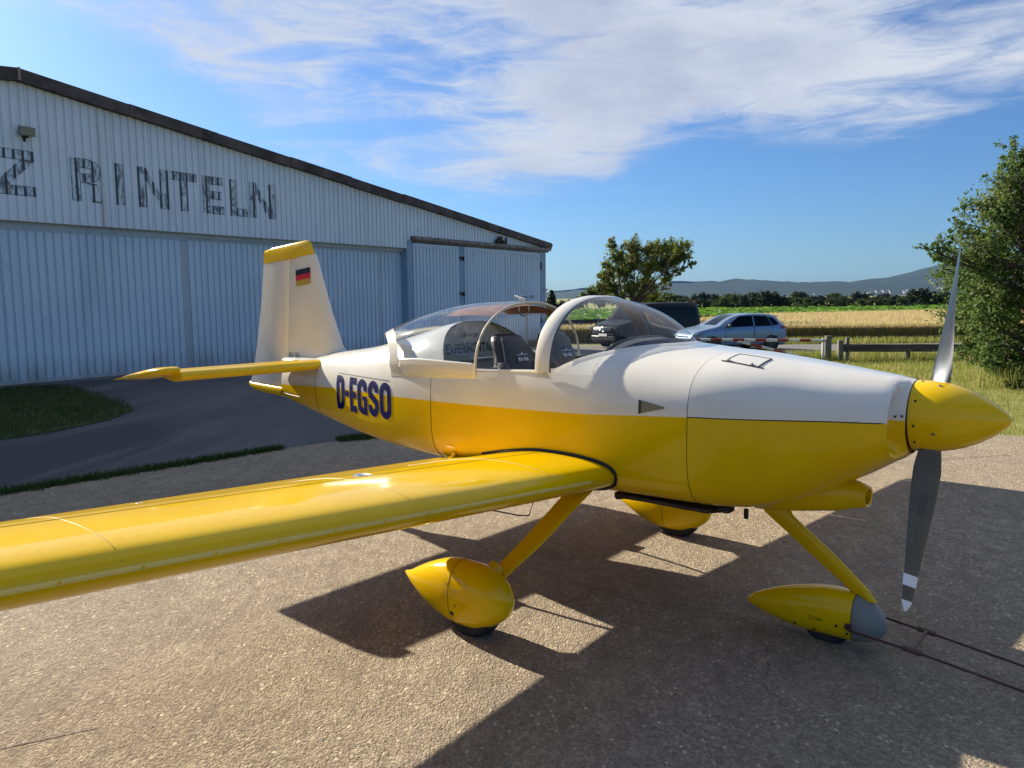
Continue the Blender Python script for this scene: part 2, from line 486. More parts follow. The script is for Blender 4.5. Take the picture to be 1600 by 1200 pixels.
FS = dict(
    x=[-3.36, -2.9, -2.5, -2.0, -1.6, -1.3, -1.05, -.5, 0.0, .3, .67, .80, .95, 1.05, 1.2, 1.45, 1.60, 1.70, 1.78],
    zb=[.905, .835, .785, .735, .710, .700, .695, .690, .685, .688, .695, .697, .700, .702, .715, .800, .885, .945, 1.00],
    zm=[1.035, 1.06, 1.085, 1.108, 1.113, 1.118, 1.122, 1.132, 1.146, 1.155, 1.178, 1.186, 1.195, 1.198, 1.202, 1.207, 1.210, 1.210, 1.210],
    zl=[1.09, 1.14, 1.18, 1.24, 1.275, 1.31, 1.335, 1.340, 1.360, 1.365, 1.37, 1.365, 1.36, 1.35, 1.34, 1.32, 1.31, 1.30, 1.29],
    zt=[1.195, 1.29, 1.362, 1.425, 1.505, 1.575, 1.630, 1.66, 1.60, 1.550, 1.521, 1.507, 1.4915, 1.484, 1.468, 1.438, 1.418, 1.405, 1.395],
    w=[.075, .165, .255, .365, .440, .485, .508, .545, .566, .569, .570, .569, .566, .556, .526, .434, .378, .338, .300],
    nb=[2.5, 2.8, 3.2, 3.6, 3.9, 4.1, 4.3, 4.5, 4.6, 4.6, 4.55, 4.5, 4.4, 4.2, 3.75, 2.9, 2.4, 2.3, 2.2],
    nt=[2.2, 2.2, 2.25, 2.3, 2.35, 2.4, 2.5, 2.6, 2.7, 2.7, 2.7, 2.7, 2.7, 2.7, 2.65, 2.5, 2.4, 2.3, 2.2])


def fs(k, x): return interp(FS['x'], FS[k], x)


NLO, NSD, NUP = 12, 5, 9


def sec_low(x, g=0.0):
    w, zb, zm, n = fs('w', x), fs('zb', x), fs('zm', x), fs('nb', x)
    P = []
    for i in range(NLO + 1):
        a = math.pi / 2 * i / NLO
        P.append(((w + g) * math.sin(a) ** (2 / n), zm - (zm - zb + g) * math.cos(a) ** (2 / n)))
    return P


def yat(x, z):
    """half width of the upper body at height z"""
    w, zm, zt, n = fs('w', x), fs('zm', x), fs('zt', x), fs('nt', x)
    if z < zm:
        zb, nb = fs('zb', x), fs('nb', x)
        return w * max(0, 1 - ((zm - z) / (zm - zb)) ** nb) ** (1 / nb) if z > zb else 0
    return w * max(0, 1 - min(1, (z - zm) / (zt - zm)) ** n) ** (1 / n)


def deckz(x, y):
    w, zm, zt, n = fs('w', x), fs('zm', x), fs('zt', x), fs('nt', x)
    return zm + (zt - zm) * max(0, 1 - min(1, abs(y) / w) ** n) ** (1 / n)


def sec_side(x):
    zm, zl = fs('zm', x), fs('zl', x)
    return [(yat(x, zm + (zl - zm) * i / NSD), zm + (zl - zm) * i / NSD) for i in range(NSD + 1)]


def sec_up(x):
    w, zm, zt, zl, n = fs('w', x), fs('zm', x), fs('zt', x), fs('zl', x), fs('nt', x)
    s0 = (zl - zm) / (zt - zm); a0 = math.asin(min(1, s0 ** (n / 2)))
    P = []
    for i in range(NUP + 1):
        a = a0 + (math.pi / 2 - a0) * i / NUP
        P.append((w * max(0, math.cos(a)) ** (2 / n), zm + (zt - zm) * math.sin(a) ** (2 / n)))
    return P


def lin(a, b, n): return [a + (b - a) * i / n for i in range(n + 1)]


def both(mb, rows, m, skip=None):
    """rows: list of (list of 3D points on y>=0 side); builds mirrored sheets"""
    mb.rings([[Vector((p[0], -p[1], p[2])) for p in r] for r in rows], False, m=m)
    mb.rings([[Vector((p[0], p[1], p[2])) for p in r] for r in rows], False, m=m, flip=True)


def weld(me, d=1e-4):
    bm = bmesh.new(); bm.from_mesh(me); bmesh.ops.remove_doubles(bm, verts=bm.verts, dist=d)
    bmesh.ops.recalc_face_normals(bm, faces=bm.faces); bm.to_mesh(me); bm.free()


def mesh_obj(name, me, parent=None, **kw):
    o = bpy.data.objects.new(name, me); COL.objects.link(o); o.parent = parent
    return prop(o, **kw)


XJ = 0.95      # firewall joint
xs_fwd = lin(.10, XJ - .002, 14)
xs_body = lin(-3.36, -1.05, 22) + lin(-1.0, -.5, 5) + lin(-.42, .0, 4) + xs_fwd
mb = MB()
both(mb, [[(x, y, z) for y, z in sec_low(x)] for x in xs_body], 0)
both(mb, [[(x, y, z) for y, z in sec_side(x)] for x in xs_body], 1)
rear = [[(x, y, z) for y, z in sec_up(x)] for x in lin(-3.36, -1.05, 22)]
lip = []
for i, (y, z) in enumerate(sec_up(-1.05)):
    k = (1 - i / NUP) ** 1.6
    x = -1.04 + .22 * k
    if i == 0: z = fs('zl', x); y = yat(x, z)
    lip.append((x, y, z))
both(mb, rear + [lip], 1)
XG = .36
def ybase(x): return .535 * max(0.0, min(1.0, (.665 - x) / .56)) ** (1 / 2.2)


xs_deck = [XG] + [x for x in xs_fwd if x > XG + .01]
both(mb, [[(x, y, z) for y, z in sec_up(x)] for x in xs_deck], 1)
strip_rows = []
for x in lin(.06, XG, 10):
    z0, z1 = fs('zl', x), deckz(x, max(.1, ybase(x) - .012))
    strip_rows.append([(x, yat(x, z0 + (z1 - z0) * k / 6), z0 + (z1 - z0) * k / 6) for k in range(7)])
both(mb, strip_rows, 1)


def xbase(y): return .665 - .56 * (min(1, abs(y) / .535)) ** 2.2


me = mb.mesh('fuselage', [M['yellow'], M['white'], M['headcloth']], smooth=0)
weld(me)
me.shade_smooth(); me.set_sharp_from_angle(angle=math.radians(50))
fus = mesh_obj('fuselage', me, plane)
sol = fus.modifiers.new('skin', 'SOLIDIFY'); sol.thickness = .012; sol.offset = -1; sol.use_rim = False
BVH = BVHTree.FromPolygons([v.co.copy() for v in me.vertices], [tuple(p.vertices) for p in me.polygons])

# seams on the skin, each a thin strip proud of it
mb = MB()
for x in (-.93,):
    P = [(x, -y, z) for y, z in sec_low(x, .0015)[3:] + sec_side(x)[1:]]
    mb.tube(P, .0018, 5); mb.build('panel_seam', M['seam'], fus)
for sx in (-1, 1):
    mb = MB()
    P = [(x, sx * (yat(x, 1.222) + .001), 1.222) for x in lin(-2.2, -1.40, 10)]
    mb.tube(P, .0016, 5); mb.build('panel_seam', M['seam'], fus)
mb = MB()
P = [(-2.62, y * s, z) for s in (-1,) for y, z in sec_low(-2.62, .001)[5:] + sec_side(-2.62)[1:] + sec_up(-2.62)]
mb.tube(P, .0018, 5)
mb.build('panel_seam', M['seam'], fus)

# cowling: white upper half and yellow lower half
xs_c = lin(XJ + .002, 1.78, 22)


def smooth_(t): t = max(0.0, min(1.0, t)); return t * t * (3 - 2 * t)


def front_ring(half):
    """closing rows from the cowl shoulder to the ring behind the spinner"""
    rows = []
    #       x, share of the way to the ring | the same where the cheek steps in to the air inlet
    for x0, f0, x1, f1 in ((1.788, .07, 1.790, .035), (1.798, .22, 1.790, .12), (1.806, .38, 1.768, .30), (1.814, .55, 1.748, .62), (1.820, .72, 1.748, .84), (1.828, .90, 1.775, .95), (1.835, 1.0, 1.835, 1.0)):
        src = sec_low(1.78) if half == 'low' else sec_side(1.78) + sec_up(1.78)[1:]
        r = []
        for (y, z) in src:
            a = math.atan2(z - 1.205, y)
            k = smooth_((math.cos(a) - .62) / .25)
            if half == 'low' and z >= 1.2099: a = 0.0
            if half == 'up' and z <= 1.2101: a = 0.0
            ty, tz = .176 * math.cos(a), 1.213 + .176 * math.sin(a)
            f = f0 + (f1 - f0) * k
            r.append((x0 + (x1 - x0) * k, y + (ty - y) * f, z + (tz - z) * f))
        rows.append(r)
    return rows


mb = MB()
both(mb, [[(x, y, z) for y, z in sec_low(x)] for x in xs_c] + front_ring('low'), 0)
me = mb.mesh('lower_cowling', [M['yellow']], smooth=0); weld(me); me.shade_smooth(); me.set_sharp_from_angle(angle=math.radians(60))
cowl_lo = mesh_obj('lower_cowling', me, plane)
mb = MB()
both(mb, [[(x, y, z + .0022) for y, z in sec_side(x) + sec_up(x)[1:]] for x in xs_c] + front_ring('up'), 0)
me = mb.mesh('upper_cowling', [M['white']], smooth=0); weld(me); me.shade_smooth(); me.set_sharp_from_angle(angle=math.radians(60))
cowl_up = mesh_obj('upper_cowling', me, plane)
BVH_UP = BVHTree.FromPolygons([v.co.copy() for v in me.vertices], [tuple(p.vertices) for p in me.polygons])
# joint gaps
mb = MB()
P = [(XJ, -y, z) for y, z in sec_low(XJ, -.004) + sec_side(XJ)[1:] + sec_up(XJ)[1:]]
P = [(x, y * .995, z - .003) for x, y, z in P]
mb.tube(P + [(x, -y, z) for x, y, z in P[::-1][1:]], .0045, 6)
mb.build('cowling_joint', M['seam'], fus)
mb = MB()
for s in (-1, 1): mb.tube([(x, s * (fs('w', x) - .0016), fs('zm', x) + .001) for x in lin(XJ, 1.77, 16)], .0032, 6)
mb.build('cowling_split_line', M['seam'], cowl_lo)


# cheek air inlets: dark throat at the bottom of the step, two screws on the ring beside it
for s in (-1, 1):
    mb = MB(); mb.disc((1.7505, .232 * s, 1.203), (1, 0, 0), .030, 20, r2=.052); mb.build('air_inlet', M['dark'], cowl_lo)
    for q in (.215, .192):
        mb = MB(); mb.lathe([(-.004, .006), (.002, .0055), (.0021, 0)], (1.80 + (.215 - q), s * (q - .006), 1.234), (.3, s, 0), 10); mb.build('cowl_screw', M['dark'], cowl_up)

# air scoop under the cowling
def scoop_ring(x, w, zb, zt):
    zc, h = (zb + zt) / 2, (zt - zb) / 2
    return [Vector((x, w * math.copysign(abs(math.cos(t)) ** .8, math.cos(t)), zc + h * math.copysign(abs(math.sin(t)) ** .8, math.sin(t)))) for t in [2 * math.pi * k / 24 for k in range(24)]]


mb = MB()
R = [scoop_ring(*a) for a in ((1.00, .10, .675, .76), (1.12, .15, .655, .80), (1.25, .150, .664, .84), (1.40, .128, .688, .87), (1.52, .100, .708, .878), (1.595, .074, .730, .862), (1.635, .064, .742, .846), (1.645, .060, .746, .842), (1.643, .050, .756, .832), (1.60, .046, .760, .828))]
mb.rings(R, True, True, False)
sc = mb.build('air_scoop', M['yellow'], plane, smooth=70, fix=True)
mb = MB(); mb.add(scoop_ring(1.605, .048, .758, .830), [tuple(range(24))]); mb.build('scoop_filter', M['dark'], sc)

# oil door on the upper cowling
def on_up(x, y, dz=.003): return Vector((x, y, deckz(x, y) + .0022 + dz))


mb = MB()
nx, ny = 6, 6
dx0, dx1, dy0, dy1 = 1.035, 1.205, -.335, -.165
V = [on_up(dx0 + (dx1 - dx0) * i / nx, dy0 + (dy1 - dy0) * j / ny, .002) for j in range(ny + 1) for i in range(nx + 1)]
mb.add(V, [(j * (nx + 1) + i, j * (nx + 1) + i + 1, (j + 1) * (nx + 1) + i + 1, (j + 1) * (nx + 1) + i) for j in range(ny) for i in range(nx)])
door = mb.build('oil_door', M['white'], cowl_up)
mb = MB()
mb.tube([on_up(x, dy0) for x in lin(dx0 - .02, dx1 + .03, 8)], .0026, 5)
mb.tube([on_up(dx1, y) for y in lin(dy0, dy1, 6)], .0026, 5)
mb.tube([on_up(dx0, y) for y in lin(dy0, dy1, 6)], .0015, 5)
mb.tube([on_up(x, dy1) for x in lin(dx0, dx1, 6)], .0015, 5)
mb.build('door_gap', M['seam'], cowl_up)
for x in (dx0 + .012, dx1 - .035):
    mb = MB(); mb.lathe([(0, .010), (.007, .009), (.008, 0)], on_up(x, dy0 + .012, 0), (0, -.5, 1), 12)
    mb.box(on_up(x, dy0 + .012, .010), (.004, .024, .006), rot=Matrix.Rotation(.6, 3, 'Z'))
    mb.build('quarter_turn_fastener', M['steel'], door)
# side NACA vent
mb = MB()
def side_pt(x, z, off=.003): return Vector((x, -(yat(x, z) + off), z))
mb.add([side_pt(.678, 1.262), side_pt(.678, 1.190), side_pt(.825, 1.228), side_pt(.825, 1.236)], [(0, 1, 2, 3)])
vent = mb.build('side_air_vent', mat('vent_shade_olive', (.20, .19, .12), .6), plane, smooth=0)
mb = MB(); mb.add([side_pt(.677, 1.263, .0045), side_pt(.677, 1.189, .0045), side_pt(.692, 1.193, .0045), side_pt(.692, 1.258, .0045)], [(0, 1, 2, 3)])
mb.build('vent_opening', M['black'], vent, smooth=0)

# ---- registration letters wrapped on the right side
def wrapped(name, quads, origin, sx, sz, mt, parent, fn, cuts=5):
    """quads in (u,v) -> surface point fn(u*sx+origin.x, v*sz+origin.z)"""
    mb = MB()
    for q in quads:
        P = [Vector((p.x, p.y)) for p in q]
        V = []
        for j in range(cuts + 1):
            for i in range(cuts + 1):
                a, b = i / cuts, j / cuts
                p = (P[0] * (1 - a) + P[1] * a) * (1 - b) + (P[3] * (1 - a) + P[2] * a) * b
                V.append(fn(origin[0] + p.x * sx, origin[1] + p.y * sz))
        mb.add(V, [(j * (cuts + 1) + i, j * (cuts + 1) + i + 1, (j + 1) * (cuts + 1) + i + 1, (j + 1) * (cuts + 1) + i) for j in range(cuts) for i in range(cuts)])
    return mb.build(name, mt, parent, smooth=0)


x = -2.205
for ch, w, gap in (('D', .138, .012), ('-', .062, .014), ('E', .112, .016), ('G', .146, .018), ('S', .146, .016), ('O', .152, 0)):
    t = (.052 if ch != 'E' else .050) if ch != '-' else .044
    wrapped('registration_letter', letter(ch, w, .262, t), (x, .944), 1, 1, M['blue'], fus, lambda X, Z: side_pt(X, Z, .0025), 4)
    x += w + gap

# ---- windscreen, its arch and fairing
def arch(th, x, w, zb, zt, n):
    c, s = math.cos(th), math.sin(th)
    return Vector((x, math.copysign(w * abs(c) ** (2 / n), c), zb + (zt - zb) * s ** (2 / n)))


def ths(n, a0=0.0): return [a0 + (math.pi - 2 * a0) * i / n for i in range(n + 1)]


TH = ths(48)
mb = MB()
R = [[arch(t, x, .566 + o, 1.366, 1.794 + o, 2.3) for t in TH] for x, o in ((.088, -.022), (.088, -.006), (.070, .002), (.01, .003), (-.012, -.002), (-.012, -.020))]
mb.rings(R, False, flip=True); mb.rings([R[-1], R[0]], False, flip=True)
for i_ in range(len(mb.f) - len(TH) + 1, len(mb.f)): mb.m[i_] = 1
for i_ in range(len(TH) - 1): mb.m[i_] = 1
wsarch = mb.build('windscreen_arch', [M['white'], M['archin']], plane, smooth=45, fix=True)
mb = MB()
rows = []
NU = 16
for i in range(NU + 1):
    u = i / NU; r = []
    for t in TH:
        p0 = arch(t, .075, .560, 1.372, 1.788, 2.3)
        yb = .535 * math.cos(t); xb = xbase(yb)
        if abs(yb) > .53: xb = max(xb, .105)
        p1 = Vector((xb, yb, deckz(max(.1, xb), yb) + .003))
        pc = Vector((.075 + (xb - .075) * .62, p0.y * .93 + p1.y * .07, p0.z - .015 - .25 * max(0, p0.z - p1.z) * .5))
        r.append(p0 * (1 - u) ** 2 + pc * (2 * u * (1 - u)) + p1 * u ** 2)
    rows.append(r)
mb.rings(rows, False)
mb.build('windscreen', M['acrylic'], plane, smooth=180)
mb = MB()
bl = []
for t in ths(64, .42):
    yb = .537 * math.cos(t); bl.append(Vector((xbase(yb), yb)))
R = []
for d, dz in ((-.010, .008), (.000, .0065), (.012, .004), (.026, .0015), (.032, -.001)):
    r = []
    for i, p in enumerate(bl):
        tg = (bl[min(i + 1, len(bl) - 1)] - bl[max(i - 1, 0)]).normalized(); nrm = Vector((-tg.y, tg.x))
        if nrm.x < 0: nrm = -nrm
        k = d * (1 - .55 * min(1, abs(p.y) / .53) ** 2)
        X, Y = p.x + nrm.x * k, p.y + nrm.y * k
        r.append(Vector((X, Y, deckz(max(.1, X), Y) + dz)))
    R.append(r)
mb.rings(R, False)
mb.build('windscreen_fairing', M['white'], plane, smooth=80)
# glareshield, instrument panel and padded lip
mb = MB(); V = []
NY = 28
yg = ybase(XG) - .012
for j in range(NY + 1):
    y = -yg + 2 * yg * j / NY
    for i in range(9):
        x = XG + (max(XG + .002, xbase(y) - .012) - XG) * i / 8
        V.append(Vector((x, y, deckz(x, y) + .0035)))
mb.add(V, [(j * 9 + i, j * 9 + i + 1, (j + 1) * 9 + i + 1, (j + 1) * 9 + i) for j in range(NY) for i in range(8)])
mb.build('glareshield', M['headcloth'], plane, smooth=60)
mb = MB()
P = [(XG + .012, y, deckz(XG + .012, y) - .010) for y in lin(-.50, .50, 16)]
mb.add([Vector(p) for p in P] + [Vector((XG + .02, .50, 1.02)), Vector((XG + .02, -.50, 1.02))], [tuple(range(len(P))) + (len(P), len(P) + 1)])
ip = mb.build('instrument_panel', M['black'], plane, smooth=0)
mb = MB(); mb.tube([(XG - .004, y, deckz(XG, y) + .003) for y in lin(-yg, yg, 24)], .009, 8)
mb.build('glareshield_lip', M['black'], ip)
for y, z in ((-.3, 1.28), (-.15, 1.3), (.15, 1.3), (.3, 1.28), (.3, 1.15)):
    mb = MB(); mb.lathe([(0, .042), (-.012, .042), (-.012, .036), (-.004, .034)], (XG, y, z), (1, 0, 0), 18); mb.build('instrument', M['dark'], ip)

# ---- sliding canopy
CX = [-.5, -.62, -.78, -1.02, -1.28, -1.55, -1.81, -1.95]
CT = [1.753, 1.766, 1.764, 1.748, 1.702, 1.630, 1.533, 1.456]
CW = [.540, .540, .536, .520, .489, .436, .365, .305]
CBZ = [1.335, 1.337, 1.340, 1.345, 1.335, 1.315, 1.290, 1.27]


def can(x, th, o=0.0):
    w, zt, zb = interp(CX[::-1], CW[::-1], x) + o, interp(CX[::-1], CT[::-1], x) + o, interp(CX[::-1], CBZ[::-1], x)
    return arch(th, x, w, zb, zt, 2.3)


def xrear(th): return -1.93 + .55 * abs(math.cos(th)) ** 1.5


def can_rows(u0, u1, nu, th_list, o=0.0, bl=None):
    rows = []
    for i in range(nu + 1):
        r = []
        for t in th_list:
            xa, xb = -.5, xrear(t)
            if bl == 'band': xx = xb + .115 * (1 - (u0 + (u1 - u0) * i / nu))
            else: xx = xa + (xb + .10 - xa) * (u0 + (u1 - u0) * i / nu)
            r.append(can(xx, t, o))
        rows.append(r)
    return rows


canopy = empty('sliding_canopy'); canopy.parent = plane
T0 = .085
mb = MB(); mb.rings(can_rows(0, 1, 24, ths(40, T0)), False, flip=True)
gl = mb.build('canopy_glass', M['canopy'], canopy, smooth=180)
def skirt_drop(b, k):
    """a point below the canopy base, lying on the fuselage side; k=1 lower edge of the skirt"""
    lowz = 1.300 - .045 * (-.5 - b.x) / .9
    z = b.z + (lowz - b.z) * k
    y = max(yat(b.x, z) + .0035, abs(b.y) * (1 - k) + (yat(b.x, z) + .0035) * k)
    return Vector((b.x, math.copysign(y, b.y), z))


mb = MB()
r0 = can_rows(0, 1, 5, TH, .004, 'band')
r0 = [[skirt_drop(r[0], 1), skirt_drop(r[0], .5)] + r + [skirt_drop(r[-1], .5), skirt_drop(r[-1], 1)] for r in r0]
mb.rings(r0, False, flip=True)
edge_in = [p + Vector((.006, -.010 * (1 if p.y > 0 else -1) * min(1, abs(p.y) / .3), -.012)) for p in r0[-1]]
mb.rings([r0[-1], edge_in], False, flip=True)
mb.build('rear_band', M['white'], canopy, smooth=60, fix=False)
mb = MB()
for sgn in (1, -1):
    tl = [t if sgn > 0 else math.pi - t for t in lin(0, T0 + .012, 4)]
    rows = can_rows(0, 1, 20, tl, .003)
    out = []
    for r in rows:
        out.append([skirt_drop(r[0], 1), skirt_drop(r[0], .66), skirt_drop(r[0], .33)] + r)
    mb.rings(out, False, flip=sgn > 0)
sk = mb.build('side_skirt', M['white'], canopy, smooth=50)
so = sk.modifiers.new('skin', 'SOLIDIFY'); so.thickness = .0025; so.offset = -1
mb = MB(); mb.tube([can(-.5, t, .001) for t in ths(40, .0)], .0078, 8)
mb.build('front_bow', M['cream'], canopy, smooth=60)
mb = MB()
rows = []
for x in lin(-.53, -.98, 8): rows.append([can(x, t, -.022) for t in lin(.95, math.pi - .95, 14)])
mb.rings(rows, False)
mb.build('sunshade', M['sunshade'], canopy, smooth=180)
mb = MB(); mb.tube([(-.56, -.05, 1.735), (-.56, -.05, 1.70), (-.56, -.03, 1.675), (-.56, 0, 1.667), (-.56, .03, 1.675), (-.56, .05, 1.70), (-.56, .05, 1.735)], .005, 6)
mb.build('latch_loop', M['steel'], canopy)
mb = MB(); mb.box((-.60, 0, 1.790), (.075, .022, .012), rot=Matrix.Rotation(.25, 3, 'Y')); mb.box((-.575, 0, 1.777), (.03, .03, .022)); mb.build('latch_handle', M['white'], canopy, bevel=.003)
# rail slot
mb = MB()
for s in (-1, 1):
    mb.tube([(x, s * (yat(x, 1.352) - .010), fs('zl', x) + .006) for x in lin(-.84, .02, 14)], .012, 6)
mb.build('canopy_rail', M['white'], fus)

# ---- cockpit interior
mb = MB()
r0 = []
for x in lin(-1.04, XG, 14):
    zl = fs('zl', x) - .004
    r0.append([Vector((x, s * (yat(x, max(z, 1.0)) - .03 - (.12 if z < .8 else 0)), z)) for s, z in ((-1, zl), (-1, 1.1), (-1, .9), (-1, .76), (1, .76), (1, .9), (1, 1.1), (1, zl))])
mb.rings(r0, False, flip=True)
mb.build('cockpit_lining', M['cream'], plane, smooth=30)
mb = MB()
P = [(-1.043, y, z) for y, z in [(y - .008, z - .006) for y, z in sec_up(-1.05)]]
V = [Vector((x, -y, z)) for x, y, z in P] + [Vector((x, y, z)) for x, y, z in P[::-1][1:]] + [Vector((-1.0, .46, .80)), Vector((-1.0, -.46, .80))]
mb.add(V, [tuple(range(len(V)))])
bulk = mb.build('baggage_bulkhead', M['cream'], plane, smooth=0)
mb = MB(); mb.box((-1.036, -.02, 1.437), (.004, .53, .105)); plac = mb.build('placard', mat('placard_grey', (.50, .47, .38), .5), bulk)
mt = text_obj('placard_lettering', 'EXPERIMENTAL', .094, (-1.0325, -.03, 1.437), (0, 1, 0), (0, 0, 1), M['black'], plac, sx=.74, bold=.0022)
mb = MB(); mb.tube([(-1.02, -.10, 1.535), (-1.02, .0, 1.530)], .005, 6); mb.tube([(-1.02, -.10, 1.555), (-1.02, -.10, 1.515)], .005, 6); mb.lathe([(0, .016), (.02, .014)], (-1.035, .02, 1.53), (1, 0, 0), 12)
mb.build('hat_hook', M['dark'], bulk)
mb = MB(); mb.box((-1.02, 0, 1.36), (.03, .9, .02)); mb.build('shelf_strip', M['alu'], bulk, bevel=.004)


def seat(y0):
    mb = MB(); R = []
    prof = [(0.00, .205, .05, 1.5), (.30, .215, .055, 1.5), (.55, .215, .055, 1.5), (.70, .200, .055, 1.6), (.78, .165, .052, 2), (.86, .150, .055, 2), (.93, .142, .058, 2), (.975, .120, .050, 2), (1.0, .07, .025, 2)]
    for u, hw, th, n in prof:
        x = -.22 - .30 * u; z = .86 + .70 * u
        R.append([Vector((x + th * math.copysign(abs(math.sin(t)) ** .7, math.sin(t)), y0 + hw * math.copysign(abs(math.cos(t)) ** .7, math.cos(t)), z)) for t in [2 * math.pi * k / 24 for k in range(24)]])
    mb.rings(R, True, True, True)
    s = mb.build('seat_backrest', M['leather'], plane, smooth=60, fix=True)
    for sg in (-1, 1):
        mb = MB(); R = []
        for u, r in ((.38, .03), (.45, .065), (.58, .072), (.68, .06), (.76, .03)):
            x = -.16 - .30 * u; z = .86 + .70 * u
            R.append([Vector((x + r * math.sin(t), y0 + sg * .185 + r * .75 * math.cos(t), z)) for t in [2 * math.pi * k / 14 for k in range(14)]])
        mb.rings(R, True, True, True); mb.build('side_bolster', M['leather'], s, smooth=60, fix=True)
    mb = MB(); mb.tube([(-.22 - .3 * u + th, y0 - hw * .86, .86 + .7 * u) for u, hw, th, n in prof[3:8]], .004, 5)
    mb.build('piping', mat('grey_piping', (.25, .25, .25), .6) if 'pip' not in M else M['pip'], s)
    ux, uz = Vector((0, 1, 0)), Vector((-.39, 0, .92))
    o = Vector((-.22 - .30 * .80 + .066, y0 + .02, .86 + .70 * .80))
    text_obj('headrest_lettering', 'RV-9A', .036, o - uz * .022, ux, uz, M['white_film'], s, bold=.0008)
    mb = MB()
    w_ = lambda a, b: o + ux * a + uz * b + Vector((.001, 0, 0))
    mb.add([w_(-.065, .012), w_(-.012, .006), w_(-.012, .012), w_(.012, .006), w_(.065, .012), w_(.012, .012), w_(-.010, .012), w_(.010, .012), w_(0, .032)], [(0, 1, 2), (3, 4, 5), (6, 7, 8)])
    mb.build('wing_emblem', M['white_film'], s, smooth=0)
    mb = MB(); mb.box((-.02, y0, .84), (.46, .42, .10)); mb.build('seat_cushion', M['leather'], plane, bevel=.03)
    return s


seat(-.235); seat(.235)
mb = MB(); mb.tube([(-.50, -.43, 1.30), (-.45, -.42, 1.36), (-.40, -.42, 1.37), (-.36, -.42, 1.30)], .012, 6, flat=.3); mb.box((-.46, -.42, 1.31), (.03, .02, .09)); mb.build('seat_belt', M['primer'], plane)

# ---- propeller and spinner
SPZ = 1.220
mb = MB()
mb.lathe([(-.012, .150), (-.012, .166), (0.0, .1665), (.05, .1655), (.10, .160), (.15, .149), (.20, .132), (.25, .108), (.30, .077), (.335, .050), (.355, .030), (.366, .014), (.370, .002)], (1.852, 0, SPZ), (1, 0, .018), 56)
spin = mb.build('spinner', M['yellow'], plane, smooth=60)
mb = MB(); mb.lathe([(-.022, .150), (-.022, .1615), (-.011, .1615), (-.011, .150)], (1.852, 0, SPZ), (1, 0, .018), 40); mb.build('spinner_backplate', M['dark'], spin)
for a in (-170, -140, -112, -80, -45, -15, 20, 60, 100, 150):
    t = math.radians(a); y, z = math.cos(t), math.sin(t)
    mb = MB(); mb.lathe([(0, .0062), (.0025, .0058), (.0026, 0)], (1.866, y * .166, SPZ + z * .166), (0, y, z), 10); mb.build('spinner_screw', M['dark'], spin)
for t in (math.radians(112), math.radians(-158), math.radians(-50), math.radians(20)):
    y, z = math.cos(t), math.sin(t)
    mb = MB(); mb.lathe([(0, .0075), (.003, .007), (.0031, 0)], (1.945, y * .1615, SPZ + z * .1615), (.1, y, z), 10); mb.build('spinner_screw', M['steel'], spin)

ANG = -.42       # blade angle from vertical (towards +Y at the top)
PC = Vector((1.915, 0, 1.205))


def blade_sec(r, s, n=14):
    """blade section ring at radius r; s=+1 upper blade, -1 lower blade"""
    rad = Vector((0, -math.sin(ANG), math.cos(ANG))) * s
    rot = Vector((1, 0, 0)).cross(rad) * 1.0            # motion direction
    ch = interp([.10, .17, .26, .40, .55, .68, .78, .84, .865, .885], [.075, .105, .135, .143, .132, .114, .098, .080, .055, .012], r)
    th = interp([.10, .17, .26, .40, .6, .8, .885], [.055, .036, .026, .018, .012, .008, .003], r)
    be = math.atan(1.95 / (2 * math.pi * max(r, .14))) - math.radians(3)
    c = rot * math.cos(be) + Vector((1, 0, 0)) * math.sin(be)
    nn = rad.cross(c).normalized()
    if nn.x < 0: nn = -nn
    P = []
    for k in range(n):
        t = 2 * math.pi * k / n
        u = math.cos(t) * .5
        P.append(PC + rad * r + c * (ch * (u + .03)) + nn * (th * .5 * math.sin(t) * (1.0 if math.sin(t) > 0 else .35)))
    return P


RR = [.10, .14, .18, .24, .31, .38, .46, .54, .62, .69, .75, .80, .835, .86, .875, .885]
for s, mt, nm in ((1, M['blade'], 'polished upper blade with bare metal back'), (-1, M['propgrey'], 'grey painted lower blade with white tip bands')):
    mb = MB(); mb.rings([blade_sec(r, s) for r in RR], True, True, True)
    b = mb.build('propeller_blade', mt, spin, smooth=60, fix=True, label=nm)
    if s < 0:
        for r0, r1 in ((.725, .775), (.838, .886)):
            mb = MB()
            rs = [r for r in lin(r0, r1, 5)]
            cen = lambda r: sum((p for p in blade_sec(r, s)), Vector()) / 14
            mb.rings([[c + (p - c) * 1.03 + (p - c).normalized() * .0008 for p in blade_sec(min(r, .8849), s) for c in [cen(min(r, .8849))]] for r in rs], True, True, True)
            mb.build('tip_band', M['white_film'], spin, smooth=60, fix=True)
        # oval maker's mark
        fr = lambda r, u: (lambda P: P[0] * (.5 + u) + P[7] * (.5 - u))(blade_sec(r, s)) + Vector((1, 0, 0)) * (interp([.26, .4, .6], [.014, .0105, .0075], r))
        mb = MB()
        ov = [fr(.41 + .050 * math.sin(t), -.06 + .105 * math.cos(t)) for t in [2 * math.pi * k / 24 for k in range(25)]]
        mb.tube(ov, .0016, 5, cap=False)
        for k in range(5): mb.tube([fr(.385 + .0125 * k, -.11), fr(.392 + .0125 * k, -.01)], .0016, 5)
        mb.build('blade_emblem', M['black'], spin)

